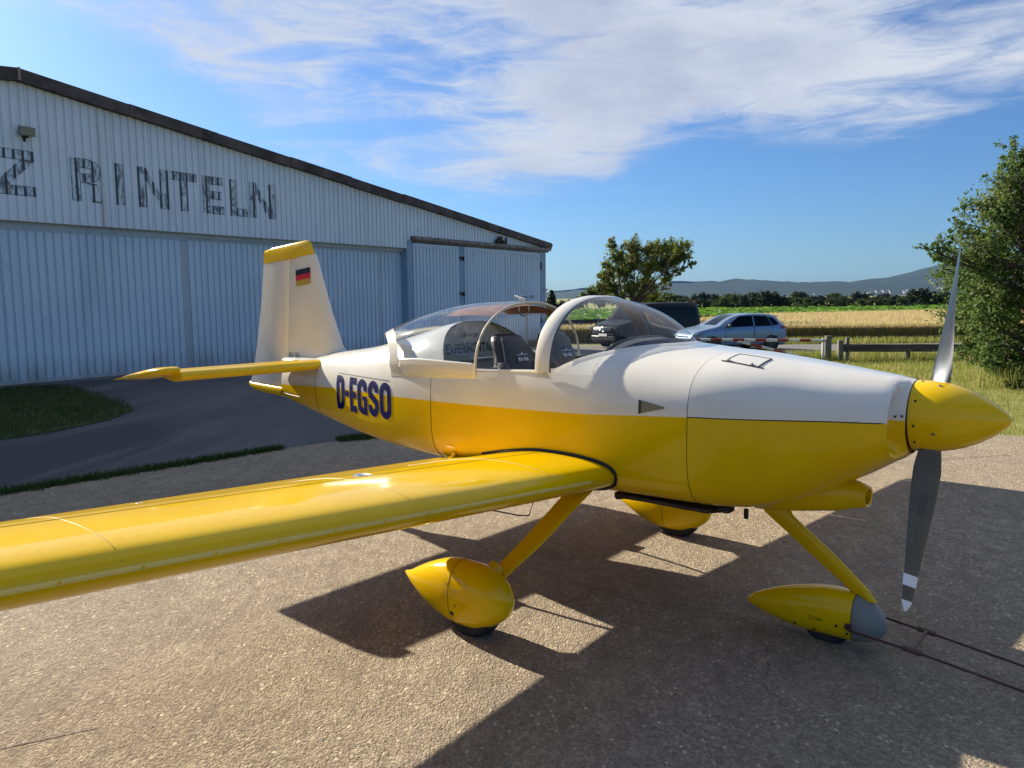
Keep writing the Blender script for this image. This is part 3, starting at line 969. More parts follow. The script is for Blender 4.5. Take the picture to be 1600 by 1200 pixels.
# ---- wings
AF_U = [(0, .834), (.004, .853), (.014, .869), (.035, .8855), (.075, .8995), (.14, .911), (.24, .9165), (.35, .912), (.5, .882), (.63, .843), (.78, .796), (1, .746)]
AF_L = [(.003, .812), (.012, .793), (.03, .773), (.06, .754), (.10, .740), (.17, .727), (.30, .719), (.45, .719), (.6, .724), (.78, .732), (1, .738)]
CH, XLE, DI = 1.430, .514, .0612
BANK = {-1: (.064, -.021, .025), 1: (.038, .0, .0)}      # the aircraft stands a little left wing low


def af(lo, hi, m=26):
    """closed airfoil outline between chord fractions lo..hi: upper from hi to lo, then lower"""
    us, uz = zip(*AF_U); ls, lz = zip(*([(0, .834)] + AF_L))
    P = []
    ks = [lo + (hi - lo) * (1 - math.cos(math.pi / 2 * k / m)) for k in range(m + 1)]
    for k in ks[::-1]: P.append((XLE - CH * k, interp(us, uz, k)))
    for k in ks[1 if lo == 0 else 0:]: P.append((XLE - CH * k, interp(ls, lz, k)))
    return P


def wing_at(y, P, s, shrink=1.0, zc=.81):
    return [wp(x if shrink == 1 else (-.05 + (x + .05) * (1 - (1 - shrink) * .25)), zc + (z - zc) * shrink, y) for x, z in P]


HALF = 4.27
for s in (-1, 1):
    DI, TW, SW = BANK[s]
    def wp(x, z, y): return Vector((x - SW * (y - .57), s * y, z + DI * (y - .57) + TW * (y - .57) * ((XLE - x) / CH - .3)))
    w = empty('wing'); w.parent = plane
    main = af(0, .775)
    mb = MB(); mb.rings([wing_at(y, main, s) for y in [.44, .7, 1.2, 1.9, 2.6, 3.3, 3.9, 4.08]], True, True, True)
    skin = mb.build('wing_skin', M['yellow'], w, smooth=40, fix=True)
    ctl = af(.781, 1.0, 8)
    for nm, y0, y1, rot in (('flap', .44, 2.42, 0), ('aileron', 2.43, 4.07, 0.0)):
        mb = MB(); mb.rings([wing_at(y, ctl, s) for y in (y0, (y0 + y1) / 2, y1)], True, True, True)
        mb.build(nm, M['yellow'], w, smooth=40, fix=True)
    full = af(0, 1.0)
    mb = MB(); mb.rings([wing_at(y, full, s, k) for y, k in ((4.084, 1), (4.15, .93), (4.20, .78), (4.245, .50), (4.27, .12))], True, True, True)
    mb.build('wing_tip', M['yellow'], w, smooth=60, fix=True)
    # root seal
    mb = MB()
    out = wing_at(.575, af(0, .9), s)
    P = []
    for p in out:
        yy = yat(p.x, p.z); P.append(Vector((p.x + .012 * (1 if p.x > .4 else 0), s * (max(yy, .50) + .004), p.z + (.006 if p.z > .8 else -.006))))
    mb.tube(P[4:48], .0095, 6)
    mb.build('root_seal', M['rubber'], w)
    # paler yellow strip along the leading edge, with rivets
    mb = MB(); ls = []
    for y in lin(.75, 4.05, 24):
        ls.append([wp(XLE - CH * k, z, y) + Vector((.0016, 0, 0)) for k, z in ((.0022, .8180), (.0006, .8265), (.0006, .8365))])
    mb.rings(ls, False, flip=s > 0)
    mb.build('leading_edge_strip', mat('pale_yellow_band', (.82, .62, .16), .3, coat=.5) if s < 0 else bpy.data.materials['pale_yellow_band'], w, smooth=0)
    for y in lin(.95, 3.9, 13):
        mb = MB(); c = wp(XLE - CH * .0006, .8265, y) + Vector((.0018, 0, 0)); mb.lathe([(0, .0055), (.0015, .0045), (.0016, 0)], c, (1, 0, -.1), 8); mb.build('strip_rivet', M['yellow'], w)
    # rivet rows on the upper skin: joined, far too many to pick apart
    mb = MB(); us, uz = zip(*AF_U)
    for k in (.075, .33, .62):
        z = interp(us, uz, k)
        for y in np.arange(.7, 4.05, .055):
            mb.disc(wp(XLE - CH * k, z + .0009, y), (0, 0, 1), .0022, 6)
    mb.build('rivet_row', M['yellow'], w, smooth=0, kind='stuff')
    for y in (1.02, 1.92, 3.05, 3.72):
        mb = MB(); ks = lin(.004, .77, 26); mb.tube([wp(XLE - CH * k, interp(us, uz, k) + .0002, y) for k in ks], .0016, 4, cap=False); mb.build('skin_joint', M['yellowdark'], w)
    mb = MB(); mb.tube([wp(XLE - CH * .33, interp(us, uz, .33) + .0002, y) for y in lin(.6, 4.07, 12)], .0016, 4, cap=False); mb.build('skin_joint', M['yellowdark'], w)
    # fuel cap
    mb = MB(); kx = (.514 + .02) / CH; z = wp(-.02, interp(us, uz, kx), 1.80).z
    mb.lathe([(0, .045), (.003, .045), (.004, .038), (.004, 0)], (-.02, s * 1.80, z), (0.02, 0, 1), 24)
    mb.box((-.02, s * 1.80, z + .006), (.05, .012, .005))
    mb.build('fuel_cap', M['alu'], w)
    # aileron hinge bracket
    mb = MB(); z = wp(-.56, interp(us, uz, .79), 2.55).z; mb.box((-.58, s * 2.55, z + .012), (.05, .03, .02)); mb.box((-.60, s * 2.64, z + .01), (.012, .10, .008)); mb.build('hinge_bracket', M['steel'], w, bevel=.003)
    # boarding step
    mb = MB(); mb.tube([(-.73, s * .50, .80), (-.85, s * .57, .63), (-.97, s * .62, .47)], .013, 8)
    st_o = mb.build('boarding_step', M['yellow'], plane)
    mb = MB(); mb.box((-.97, s * .66, .465), (.07, .14, .02)); mb.build('step_tread', M['yellow'], st_o, bevel=.004)
    mb = MB()
    V = [Vector((x, s * (yat(x, z) + .004), z)) for x, z in ((-.80, .845), (-.72, .845), (-.72, .76), (-.80, .76))]; mb.add(V, [(0, 1, 2, 3) if s > 0 else (3, 2, 1, 0)])
    mb.build('step_plate', M['yellow'], st_o, smooth=0)

# ---- tail
def foil(x0, x1, t, n=11):
    """symmetric section outline from trailing edge x0 to leading edge x1; list of (x, half thickness signed)"""
    P = []
    c = x1 - x0
    f = lambda u: t * 5 * (.2969 * math.sqrt(u) - .126 * u - .3516 * u * u + .2843 * u**3 - .1015 * u**4)
    for k in range(n + 1):
        u = 1 - (1 - math.cos(math.pi / 2 * k / n)) if False else (1 - k / n) ** 1.6
        P.append((x1 - c * u, f(u)))
    for k in range(n - 1, -1, -1):
        u = (1 - k / n) ** 1.6; P.append((x1 - c * u, -f(u)))
    return P


# fin (fixed) with dorsal fillet
fin = empty('vertical_tail'); fin.parent = plane
def fin_ring(z, xh, xl, t): return [Vector((x, y, z)) for x, y in foil(xh, xl, t)]


mb = MB()
LEz = lambda z: interp([1.15, 1.30, 1.37, 1.45, 2.18, 2.30], [-2.30, -2.42, -2.505, -2.555, -2.87, -2.93], z)
HGz = lambda z: -3.355 + .115 * (z - 1.20) / 1.06
mb.rings([fin_ring(z, HGz(z), LEz(z), tt) for z, tt in ((1.16, .11), (1.24, .10), (1.32, .085), (1.40, .075), (1.7, .068), (2.0, .06))] + [[Vector((x, y, 2.118 + (x + 3.7) * .07)) for x, y in foil(HGz(2.15), LEz(2.17), .058)]], True, True, True)
mb.build('fin', M['white'], fin, smooth=50, fix=True)
RU = Matrix.Rotation(math.radians(-1.2), 4, 'Z')
def rud(P): return [Vector((-3.30, 0, 0)) + RU @ (p - Vector((-3.30, 0, 0))) for p in P]


TEz = lambda z: interp([.95, 1.0, 1.15, 2.12, 2.225, 2.31], [-4.03, -4.03, -3.955, -3.70, -3.69, -3.67], z)
mb = MB()
mb.rings([rud([Vector((x, y, z)) for x, y in foil(TEz(z), HGz(z) - .006, .05 * (.55 if z > 2 else .8))]) for z in (1.012, 1.15, 1.4, 1.7, 2.0)] + [rud([Vector((x, y, 2.117 + (x + 3.7) * .07)) for x, y in foil(TEz(2.118), HGz(2.118) - .006, .028)])], True, True, True)
mb.build('rudder', M['white'], fin, smooth=50, fix=True)
# yellow rudder cap with forward horn
mb = MB(); R = []
for dz, x0, x1, tt in ((.001, -3.698, -2.868, .058), (.03, -3.695, -2.882, .058), (.07, -3.692, -2.900, .056), (.10, -3.690, -2.918, .048), (.122, -3.66, -2.945, .034), (.132, -3.50, -3.0, .015)):
    R.append(rud([Vector((x, y, 2.118 + dz + (x + 3.7) * .07)) for x, y in foil(x0, x1, tt)]))
mb.rings(R, True, True, True)
mb.build('rudder_cap', M['yellow'], fin, smooth=60, fix=True)
# yellow rudder bottom fairing
mb = MB(); R = []
for x, zb, zt, w in ((-3.37, .912, 1.006, .058), (-3.55, .918, 1.006, .050), (-3.75, .925, 1.006, .038), (-3.92, .938, 1.006, .026), (-4.0, .958, 1.006, .018), (-4.045, .98, 1.004, .008)):
    zc, h = (zb + zt) / 2, (zt - zb) / 2
    R.append(rud([Vector((x, w * math.copysign(abs(math.cos(t)) ** .6, math.cos(t)), zc + h * math.copysign(abs(math.sin(t)) ** .6, math.sin(t)))) for t in [2 * math.pi * k / 16 for k in range(16)]]))
mb.rings(R, True, True, True); rb = mb.build('rudder_foot', M['yellow'], fin, smooth=60, fix=True)
mb = MB(); mb.lathe([(0, .012), (-.03, .012), (-.04, .006)], (-4.03, .03, 1.0), (1, 0, 0), 10); mb.build('tail_light', M['white_film'], rb)
mb = MB(); mb.tube([(-3.34, -.075, .96), (-3.20, -.10, .955), (-2.98, -.145, .955)], .004, 5); mb.tube([(-3.36, -.08, .94), (-3.34, -.085, .985)], .006, 5); mb.build('rudder_cable', M['dark'], fin)
# flag
fy = lambda x, z: -(lambda u: .062 * 5 * (.2969 * math.sqrt(u) - .126 * u - .3516 * u * u + .2843 * u**3))(max(0.01, min(1, (LEz(z) - x) / (LEz(z) - HGz(z))))) * (LEz(z) - HGz(z)) / (LEz(z) - HGz(z)) - .002
fcol = [mat('flag_black', (.012, .012, .014), .4), mat('flag_red', (.55, .012, .02), .4), mat('flag_gold', (.42, .30, .03), .4)]
flag = empty('national_flag'); flag.parent = fin
for i in range(3):
    mb = MB(); N = 5
    V = []
    for j in (0, 1):
        for k in range(N + 1):
            x = -3.135 + .222 * k / N
            zt_ = 2.046 + .022 * k / N - (.139 / 3) * (i + j)
            V.append(Vector((x, fy(x, zt_) - .0015, zt_)))
    mb.add(V, [(k, k + 1, N + 2 + k, N + 1 + k) for k in range(N)])
    mb.build('flag_stripe', fcol[i], fin, smooth=0)
bpy.data.objects.remove(flag)
text_obj('fin_lettering', 'RV-9A', .075, (-3.12, -.085, 1.305), (1, 0, 0), (0, 0, 1), M['black'], fin, sx=.8, bold=.001)

# horizontal stabiliser and elevators
HZ = 1.248
for s in (-1, 1):
    mb = MB()
    mb.rings([[Vector((x, s * y, HZ + dz)) for x, dz in foil(-3.02, xl, .085)] for y, xl in ((.03, -2.585), (.6, -2.615), (1.33, -2.655))], True, True, True)
    hs = mb.build('horizontal_stabiliser', M['yellow'], plane, smooth=50, fix=True)
    dr = math.radians(8)
    def drop(p):
        q = p - Vector((-3.03, 0, HZ)); return Vector((-3.03, 0, HZ)) + Vector((q.x * math.cos(dr) - q.z * math.sin(dr) * -1 * 0 + q.z * 0, q.y, q.z + q.x * math.sin(dr)))
    mb = MB()
    mb.rings([[drop(Vector((x, s * y, HZ + dz))) for x, dz in foil(-3.45, -2.985, .062)] for y in (.09, .7, 1.335)], True, True, True)
    el = mb.build('elevator', M['yellow'], plane, smooth=50, fix=True)
    mb = MB()
    mb.rings([[drop(Vector((x, s * y, HZ + dz * k))) for x, dz in foil(x0, x1, .075)] for y, x0, x1, k in ((1.333, -3.45, -2.66, 1.0), (1.42, -3.45, -2.665, 1.0), (1.475, -3.45, -2.72, .75), (1.50, -3.44, -2.86, .3))], True, True, True)
    mb.build('elevator_horn', M['yellow'], el, smooth=50, fix=True)
mb = MB()
mb.rings([[Vector((x, y * k, HZ - .0 + z * h)) for y, z in [(math.cos(t), math.sin(t)) for t in [2 * math.pi * j / 16 for j in range(16)]]] for x, k, h in ((-2.45, .17, .02), (-2.6, .17, .044), (-2.9, .15, .046), (-3.2, .11, .04), (-3.35, .07, .03))], True, True, True)
mb.build('tail_fairing', M['white'], plane, smooth=60, fix=True)

# ---- undercarriage
def pant(x0, x1, prof, yc, mt, split=None):
    """streamlined wheel fairing; prof rows (u, z_bottom, z_top, half width)"""
    us = [p[0] for p in prof]
    def ring(u):
        zb, zt, w = (interp(us, [p[k] for p in prof], u) for k in (1, 2, 3))
        x = x0 + (x1 - x0) * u; zc, h = (zb + zt) / 2, (zt - zb) / 2
        return [Vector((x, yc + w * math.copysign(abs(math.cos(t)) ** .86, math.cos(t)), zc + h * math.copysign(abs(math.sin(t)) ** .86, math.sin(t)))) for t in [2 * math.pi * k / 28 for k in range(28)]]
    return ring


def wheel(yc, xc, r, w, parent):
    prof = [(-w / 2 * .55, r * .55), (-w / 2 * .9, r * .68), (-w / 2, r * .82), (-w / 2 * .82, r * .95), (-w / 2 * .4, r), (w / 2 * .4, r), (w / 2 * .82, r * .95), (w / 2, r * .82), (w / 2 * .9, r * .68), (w / 2 * .55, r * .55)]
    mb = MB(); mb.lathe(prof, (xc, yc, r), (0, 1, 0), 32); t = mb.build('tyre', M['rubber'], parent, smooth=50)
    mb = MB(); mb.lathe([(-w / 2 * .6, r * .3), (-w / 2 * .6, r * .54), (w / 2 * .6, r * .54), (w / 2 * .6, r * .3)], (xc, yc, r), (0, 1, 0), 20); mb.build('rim', M['steel'], parent, smooth=50)


PROF = [(0, .222, .234, .006), (.06, .195, .250, .030), (.15, .160, .290, .062), (.28, .106, .340, .092), (.42, .066, .380, .112), (.56, .048, .400, .122), (.70, .052, .398, .122), (.82, .078, .378, .108), (.91, .122, .345, .083), (.97, .170, .300, .047), (1.0, .225, .245, .010)]
for s in (-1, 1):
    yc = s * 1.108
    ring = pant(-.535, .272, PROF, yc, None)
    g = empty('main_landing_gear'); g.parent = plane
    for nm, a, b in (('rear_wheel_fairing', 0, .575), ('front_wheel_fairing', .5765, 1)):
        mb = MB(); mb.rings([ring(u) for u in lin(a, b, 14)], True, True, True)
        f = mb.build(nm, M['yellow'], g, smooth=60, fix=True)
    mb = MB(); rr = [c + (p - c) * .996 for p in ring(.5757) for c in [sum(ring(.5757), Vector()) / 28]]
    mb.tube(rr + rr[:1], .0022, 5, cap=False); mb.build('fairing_seam', M['seam'], g)
    for u, ang, r_ in ((.60, -25, .014), (.56, 20, .005), (.60, 45, .005), (.56, -48, .005), (.64, 12, .006), (.64, -8, .006)):
        p = ring(u)[int((90 + ang + 90) / 360 * 28) % 28] if s < 0 else None
        t = math.radians(180 - ang if s < 0 else ang); us = [q[0] for q in PROF]
        zb, zt, w_ = (interp(us, [q[k] for q in PROF], u) for k in (1, 2, 3))
        P = Vector((-.535 + .807 * u, yc + w_ * math.copysign(abs(math.cos(t)) ** .86, math.cos(t)), (zb + zt) / 2 + (zt - zb) / 2 * math.copysign(abs(math.sin(t)) ** .86, math.sin(t))))
        mb = MB(); nrm = Vector((0, math.cos(t), math.sin(t))); mb.lathe([(-.002, r_), (.0018, r_ * .95), (.0019, 0)], P, nrm, 12)
        mb.build('valve_hole' if r_ > .01 else 'fairing_screw', M['black'] if r_ > .01 else M['steel'], g)
    wheel(yc, 0.0, .178, .13, g)
    # leg
    mb = MB(); R = []
    for (xa, xb, y, z, t) in ((.135, .325, .40, .735, .020), (.15, .30, .52, .665, .017), (.085, .22, .80, .46, .015), (.02, .135, .99, .315, .013), (-.01, .105, 1.06, .27, .012)):
        d = Vector((0, .82, .57))
        R.append([Vector((x, s * y, z)) + Vector((0, s * d.y, d.z)) * o for x, o in foil(xa, xb, t * 1.7, 7)])
    mb.rings(R, True, True, True); mb.build('gear_leg', M['yellow'], g, smooth=60, fix=True)
    mb = MB(); mb.tube([(.05, s * .965, .335), (.05, s * 1.04, .285)], .05, 12, flat=1.3); mb.build('leg_cuff', M['yellow'], g, smooth=60)

NP = [(0, .108, .146, .018), (.10, .085, .190, .048), (.22, .066, .228, .074), (.36, .052, .262, .092), (.52, .046, .290, .100), (.66, .046, .302, .100), (.80, .050, .292, .092), (.89, .060, .268, .075), (.95, .082, .235, .052), (.985, .115, .200, .026), (1.0, .145, .170, .006)]
ng = empty('nose_landing_gear'); ng.parent = plane
ring = pant(1.045, 1.755, NP, 0, None)
mb = MB(); mb.rings([ring(u) for u in lin(0, .795, 16)], True, True, True); nf = mb.build('nose_wheel_fairing', M['yellow'], ng, smooth=60, fix=True)
mb = MB(); mb.rings([ring(u) for u in lin(.7965, 1, 10)], True, True, True); mb.build('fairing_nose_cap', M['primer'], ng, smooth=60, fix=True)
mb = MB(); rr = ring(.796); mb.tube(rr + rr[:1], .0022, 5, cap=False); mb.build('fairing_seam', M['seam'], ng)
for u, a in ((.40, -38), (.54, -42), (.70, -14), (.685, -62), (.77, -30)):
    t = math.radians(180 - a); us = [q[0] for q in NP]; zb, zt, w_ = (interp(us, [q[k] for q in NP], u) for k in (1, 2, 3))
    P = Vector((1.045 + .71 * u, w_ * math.copysign(abs(math.cos(t)) ** .86, math.cos(t)), (zb + zt) / 2 + (zt - zb) / 2 * math.copysign(abs(math.sin(t)) ** .86, math.sin(t))))
    mb = MB(); mb.lathe([(-.002, .008), (.002, .0075), (.0021, 0)], P, (0, math.cos(t), math.sin(t)), 10); mb.build('fairing_screw', M['dark'], ng)
text_obj('tyre_pressure_print', '2.2 bar', .026, (1.44, -.1015, .150), (1, 0, 0), (0, -.05, 1), M['black'], ng)
wheel(0, 1.475, .128, .105, ng)
mb = MB(); R = []
for (xa, xb, z, t) in ((1.05, 1.22, .72, .026), (1.12, 1.280, .63, .025), (1.345, 1.498, .465, .022), (1.535, 1.655, .330, .020), (1.615, 1.705, .268, .018)):
    R.append([Vector((x, o, z)) for x, o in foil(xa, xb, t * 2, 7)])
mb.rings(R, True, True, True); mb.build('nose_gear_leg', M['yellow'], ng, smooth=60, fix=True)

# ---- exhaust and belly bits
for y in (-.27, .27):
    mb = MB(); mb.tube([(1.06, y, .700), (.95, y, .672), (.80, y * .98, .662), (.55, y * .95, .660), (.40, y * .93, .655), (.34, y * .93, .642)], .024, 10); mb.build('exhaust_pipe', M['dark'], plane)
    mb = MB(); mb.box((1.0, y, .683), (.10, .05, .035)); mb.build('exhaust_clamp', M['dark'], plane, bevel=.006)
mb = MB(); mb.box((.70, -.30, .683), (.56, .16, .022)); mb.build('exit_ramp', M['dark'], plane, bevel=.006)
mb = MB(); mb.lathe([(0, .012), (-.05, .012)], (1.13, -.26, .70), (0, 0, 1), 10); mb.build('breather_tube', M['dark'], plane)
mb = MB(); mb.tube([(-.48, 0, .70), (-.49, 0, .42), (-.53, 0, .31), (-.62, 0, .295), (-.92, 0, .285)], .005, 6); mb.build('whip_antenna', M['dark'], plane)

# ================================================================= GROUND
def smooth(t): t = max(0.0, min(1.0, t)); return t * t * (3 - 2 * t)


def gz(x, y):
    return -.37 * smooth((y - 11) / 15) * smooth((x + 3) / 6)


def gzv(x, y):
    a = np.clip((y - 11) / 15, 0, 1); b = np.clip((x + 3) / 6, 0, 1)
    return -.37 * (a * a * (3 - 2 * a)) * (b * b * (3 - 2 * b))


def sheet(name, poly, off, mt, cell=1.0, **kw):
    """ground sheet over a polygon, cut on the terrain grid and draped on it"""
    bm = bmesh.new()
    f = bm.faces.new([bm.verts.new((x, y, 0)) for x, y in poly])
    xs = [p[0] for p in poly]; ys = [p[1] for p in poly]
    bmesh.ops.triangulate(bm, faces=[f])
    if cell:
        for ax, lo, hi in ((0, max(min(xs), -20), min(max(xs), 40)), (1, max(min(ys), -4), min(max(ys), 40))):
            k = math.ceil(lo / cell) * cell
            while k < hi:
                co = [0, 0, 0]; no = [0, 0, 0]; co[ax] = k; no[ax] = 1
                bmesh.ops.bisect_plane(bm, geom=bm.verts[:] + bm.edges[:] + bm.faces[:], plane_co=co, plane_no=no, dist=1e-5)
                k += cell
    for v in bm.verts: v.co.z = gz(v.co.x, v.co.y) + off
    for f in bm.faces:
        if f.normal.z < 0: f.normal_flip()
    me = bpy.data.meshes.new(name); bm.to_mesh(me); bm.free(); me.materials.append(mt); me.shade_smooth()
    return mesh_obj(name, me, None, **kw)


def ground_mat(name, build):
    m = bpy.data.materials.new(name); m.use_nodes = True
    nt = m.node_tree; b = nt.nodes['Principled BSDF']
    tc = nt.nodes.new('ShaderNodeTexCoord')
    def noise(scale, detail=6, rough=.6, dist=0.0, stretch=None, rot=0.0, typ='noise'):
        v = tc.outputs['Object']
        if stretch or rot:
            mp = nt.nodes.new('ShaderNodeMapping'); mp.inputs['Scale'].default_value = stretch or (1, 1, 1); mp.inputs['Rotation'].default_value = (0, 0, rot)
            nt.links.new(v, mp.inputs[0]); v = mp.outputs[0]
        if typ == 'voronoi':
            n = nt.nodes.new('ShaderNodeTexVoronoi'); n.inputs['Scale'].default_value = scale; nt.links.new(v, n.inputs['Vector']); return n
        n = nt.nodes.new('ShaderNodeTexNoise'); n.inputs['Scale'].default_value = scale; n.inputs['Detail'].default_value = detail; n.inputs['Roughness'].default_value = rough; n.inputs['Distortion'].default_value = dist
        nt.links.new(v, n.inputs['Vector']); return n.outputs['Fac']
    col, h, rough, bs, bd = build(nt, noise, tc)
    nt.links.new(col, b.inputs['Base Color']); b.inputs['Roughness'].default_value = rough
    b.inputs['Specular IOR Level'].default_value = .25
    if h is not None:
        bp = nt.nodes.new('ShaderNodeBump'); bp.inputs['Strength'].default_value = bs; bp.inputs['Distance'].default_value = bd
        nt.links.new(h, bp.inputs['Height']); nt.links.new(bp.outputs[0], b.inputs['Normal'])
    return m


def b_concrete(nt, noise, tc):
    big = noise(.30, 5, .55); mid = noise(1.7, 7, .68, .6); fine = noise(46, 6, .80, 0, (1, .8, 1), .5)
    v1 = noise(105, typ='voronoi', stretch=(1, .75, 1), rot=.6); v2 = noise(230, typ='voronoi'); v3 = noise(38, typ='voronoi', stretch=(1, .7, 1), rot=1.3)
    def rnd_(v):
        sp = nt.nodes.new('ShaderNodeSeparateColor'); nt.links.new(v.outputs['Color'], sp.inputs[0]); return sp.outputs[0]
    broom = noise(15, 5, .65, .35, (1.0, .07, 1), PSI + .05); broom2 = noise(5, 5, .65, .5, (1.0, .16, 1), PSI + .05)
    blotch = noise(11, 6, .74, .4, (1, .6, 1), .3)
    c = mixc(nt, rnd_(v1), (.115, .098, .076), (.52, .462, .37))
    c = mixc(nt, .45, c, mixc(nt, rnd_(v2), (.09, .075, .058), (.56, .50, .41)))
    c = mixc(nt, sstep(nt, fine, .60, .42, 0, .55), c, (.14, .118, .092))
    c = mixc(nt, mth(nt, 'MULTIPLY', sstep(nt, rnd_(v3), .86, .90), sstep(nt, v3.outputs['Distance'], .34, .26)), c, (.56, .51, .42))
    c = mixc(nt, sstep(nt, blotch, .50, .66, 0, .55), c, (.15, .128, .10))
    c = mixc(nt, sstep(nt, blotch, .46, .34, 0, .35), c, (.50, .45, .365))
    c = mixc(nt, sstep(nt, big, .36, .66, 0, .34), c, (.20, .175, .148))
    c = mixc(nt, sstep(nt, mid, .50, .72, 0, .28), c, (.40, .36, .29))
    c = mixc(nt, sstep(nt, mid, .46, .30, 0, .30), c, (.15, .132, .11))
    c = mixc(nt, sstep(nt, broom, .55, .68, 0, .35), c, (.15, .13, .108))
    c = mixc(nt, sstep(nt, broom2, .56, .70, 0, .28), c, (.18, .157, .13))
    stain = noise(.8, 5, .55, 1.4)
    c = mixc(nt, sstep(nt, stain, .62, .72, 0, .35), c, (.14, .125, .105))
    # hair cracks
    wv = nt.nodes.new('ShaderNodeTexVoronoi'); wv.feature = 'DISTANCE_TO_EDGE'; wv.inputs['Scale'].default_value = .16
    dn = nt.nodes.new('ShaderNodeTexNoise'); dn.inputs['Scale'].default_value = 2.2; dn.inputs['Detail'].default_value = 6; nt.links.new(tc.outputs['Object'], dn.inputs['Vector'])
    va = nt.nodes.new('ShaderNodeVectorMath'); va.operation = 'MULTIPLY_ADD'; va.inputs[1].default_value = (.55, .55, 0); nt.links.new(dn.outputs['Color'], va.inputs[0]); nt.links.new(tc.outputs['Object'], va.inputs[2])
    nt.links.new(va.outputs[0], wv.inputs['Vector'])
    crack = mth(nt, 'MULTIPLY', sstep(nt, wv.outputs['Distance'], .0010, .0003), sstep(nt, big, .42, .56))
    c = mixc(nt, mth(nt, 'MULTIPLY', crack, .45), c, (.05, .045, .038))
    c = mixc(nt, 1.0, c, (1.42, 1.32, 1.17), 'MULTIPLY')
    h = mth(nt, 'ADD', mth(nt, 'MULTIPLY', fine, .9), mth(nt, 'ADD', mth(nt, 'MULTIPLY', v1.outputs['Distance'], -.5), mth(nt, 'ADD', mth(nt, 'MULTIPLY', broom, .6), mth(nt, 'MULTIPLY', blotch, -.6))))
    return c, h, .92, 1.0, .022


def b_asphalt(nt, noise, tc):
    big = noise(.25, 5, .55, .5, (1, .5, 1), .8); fine = noise(90, 3, .7); mid = noise(3, 5, .6)
    c = mixc(nt, sstep(nt, fine, .35, .7), (.040, .041, .045), (.088, .088, .092))
    c = mixc(nt, sstep(nt, big, .45, .66, 0, .7), c, (.125, .122, .118))
    st2 = noise(.5, 6, .65, .6, (1, .18, 1), -.15)
    c = mixc(nt, sstep(nt, st2, .52, .66, 0, .6), c, (.15, .145, .138))
    c = mixc(nt, sstep(nt, mid, .55, .8, 0, .25), c, (.05, .05, .055))
    return c, fine, .85, .35, .006


def b_earth(nt, noise, tc):
    big = noise(.12, 5, .6); mid = noise(1.3, 6, .65); fine = noise(30, 4, .7)
    c = mixc(nt, sstep(nt, mid, .35, .65), (.15, .18, .035), (.30, .28, .085))
    c = mixc(nt, sstep(nt, big, .45, .65, 0, .55), c, (.30, .25, .10))
    c = mixc(nt, sstep(nt, fine, .4, .75, 0, .5), c, (.12, .15, .03))
    return c, fine, .95, .6, .03


def b_lawn(nt, noise, tc):
    mid = noise(1.6, 6, .65); fine = noise(30, 4, .7)
    c = mixc(nt, sstep(nt, mid, .35, .65), (.030, .060, .012), (.085, .085, .03))
    c = mixc(nt, sstep(nt, fine, .4, .75, 0, .5), c, (.04, .07, .014))
    return c, fine, .95, .6, .03


def b_road(nt, noise, tc):
    fine = noise(60, 3, .7); mid = noise(1.2, 5, .6)
    c = mixc(nt, sstep(nt, fine, .35, .7), (.13, .122, .112), (.22, .21, .195))
    c = mixc(nt, sstep(nt, mid, .5, .8, 0, .4), c, (.15, .14, .13))
    return c, fine, .9, .3, .006


M['concrete'] = ground_mat('weathered_concrete', b_concrete)
M['asphalt'] = ground_mat('dark_asphalt', b_asphalt)
M['earth'] = ground_mat('meadow_soil', b_earth)
M['lawn'] = ground_mat('lawn_soil', b_lawn)
M['road'] = ground_mat('pale_road_asphalt', b_road)

# terrain: fine grid near, coarse far
gx = [-6000, -2000, -600, -200, -80, -40] + list(range(-20, 41)) + [60, 100, 200, 500, 1200, 3000, 7000]
gy = [-400, -100, -30, -10] + list(range(-4, 41)) + [60, 90, 140, 220, 400, 800, 1600, 3200, 7000]
mb = MB()
mb.v = [(x, y, gz(x, y)) for y in gy for x in gx]
nx = len(gx)
mb.f = [(j * nx + i, j * nx + i + 1, (j + 1) * nx + i + 1, (j + 1) * nx + i) for j in range(len(gy) - 1) for i in range(nx - 1)]
mb.m = [0] * len(mb.f)
mb.build('ground', M['earth'], smooth=180, kind='structure')

JOINT = [(-13.0, -1.6), (-8.5, 3.1), (-6.4, 5.35), (-4.79, 7.05), (-3.33, 8.56), (-2.75, 9.15), (-2.2, 9.62), (-1.68, 9.93), (-1.2, 10.1)]
apron_poly = JOINT + [(1.0, 10.15), (3.2, 10.05), (4.8, 9.86), (5.93, 9.62), (6.39, 9.49), (8.2, 8.9), (12, 7.0), (26, 0), (26, -14), (-13, -14)]
apron_poly = apron_poly[::-1]
sheet('apron', apron_poly, .018, M['concrete'], kind='structure')
asph = [(-40, -30), (-13.02, -14), (-13.02, -1.6)] + [(x - .02, y + .02) for x, y in JOINT[1:]] + [(-.9, 12.5), (1.2, 16), (4.2, 22), (6.5, 28.2), (-2, 34), (-10.2, 22), (-11.6, 15.0), (-28, -8)]
sheet('taxiway', asph[::-1], .012, M['asphalt'], kind='structure')
sheet('road', [(-2, 29.2), (6.5, 28.3), (14, 28.6), (30, 28.0), (70, 26), (70, 32), (30, 33.6), (14, 34.2), (4, 35), (-2, 35.2)], .016, M['road'], kind='structure')
LAWN = [(-14.0, 9.8), (-10.0, 9.2), (-6.67, 9.92), (-6.35, 10.6), (-6.1, 11.6), (-6.28, 12.7), (-6.75, 13.3), (-7.8, 14.6), (-9.5, 16.4), (-10.3, 16.55), (-14.0, 11.1)]
sheet('lawn', LAWN, .022, M['lawn'], kind='structure')
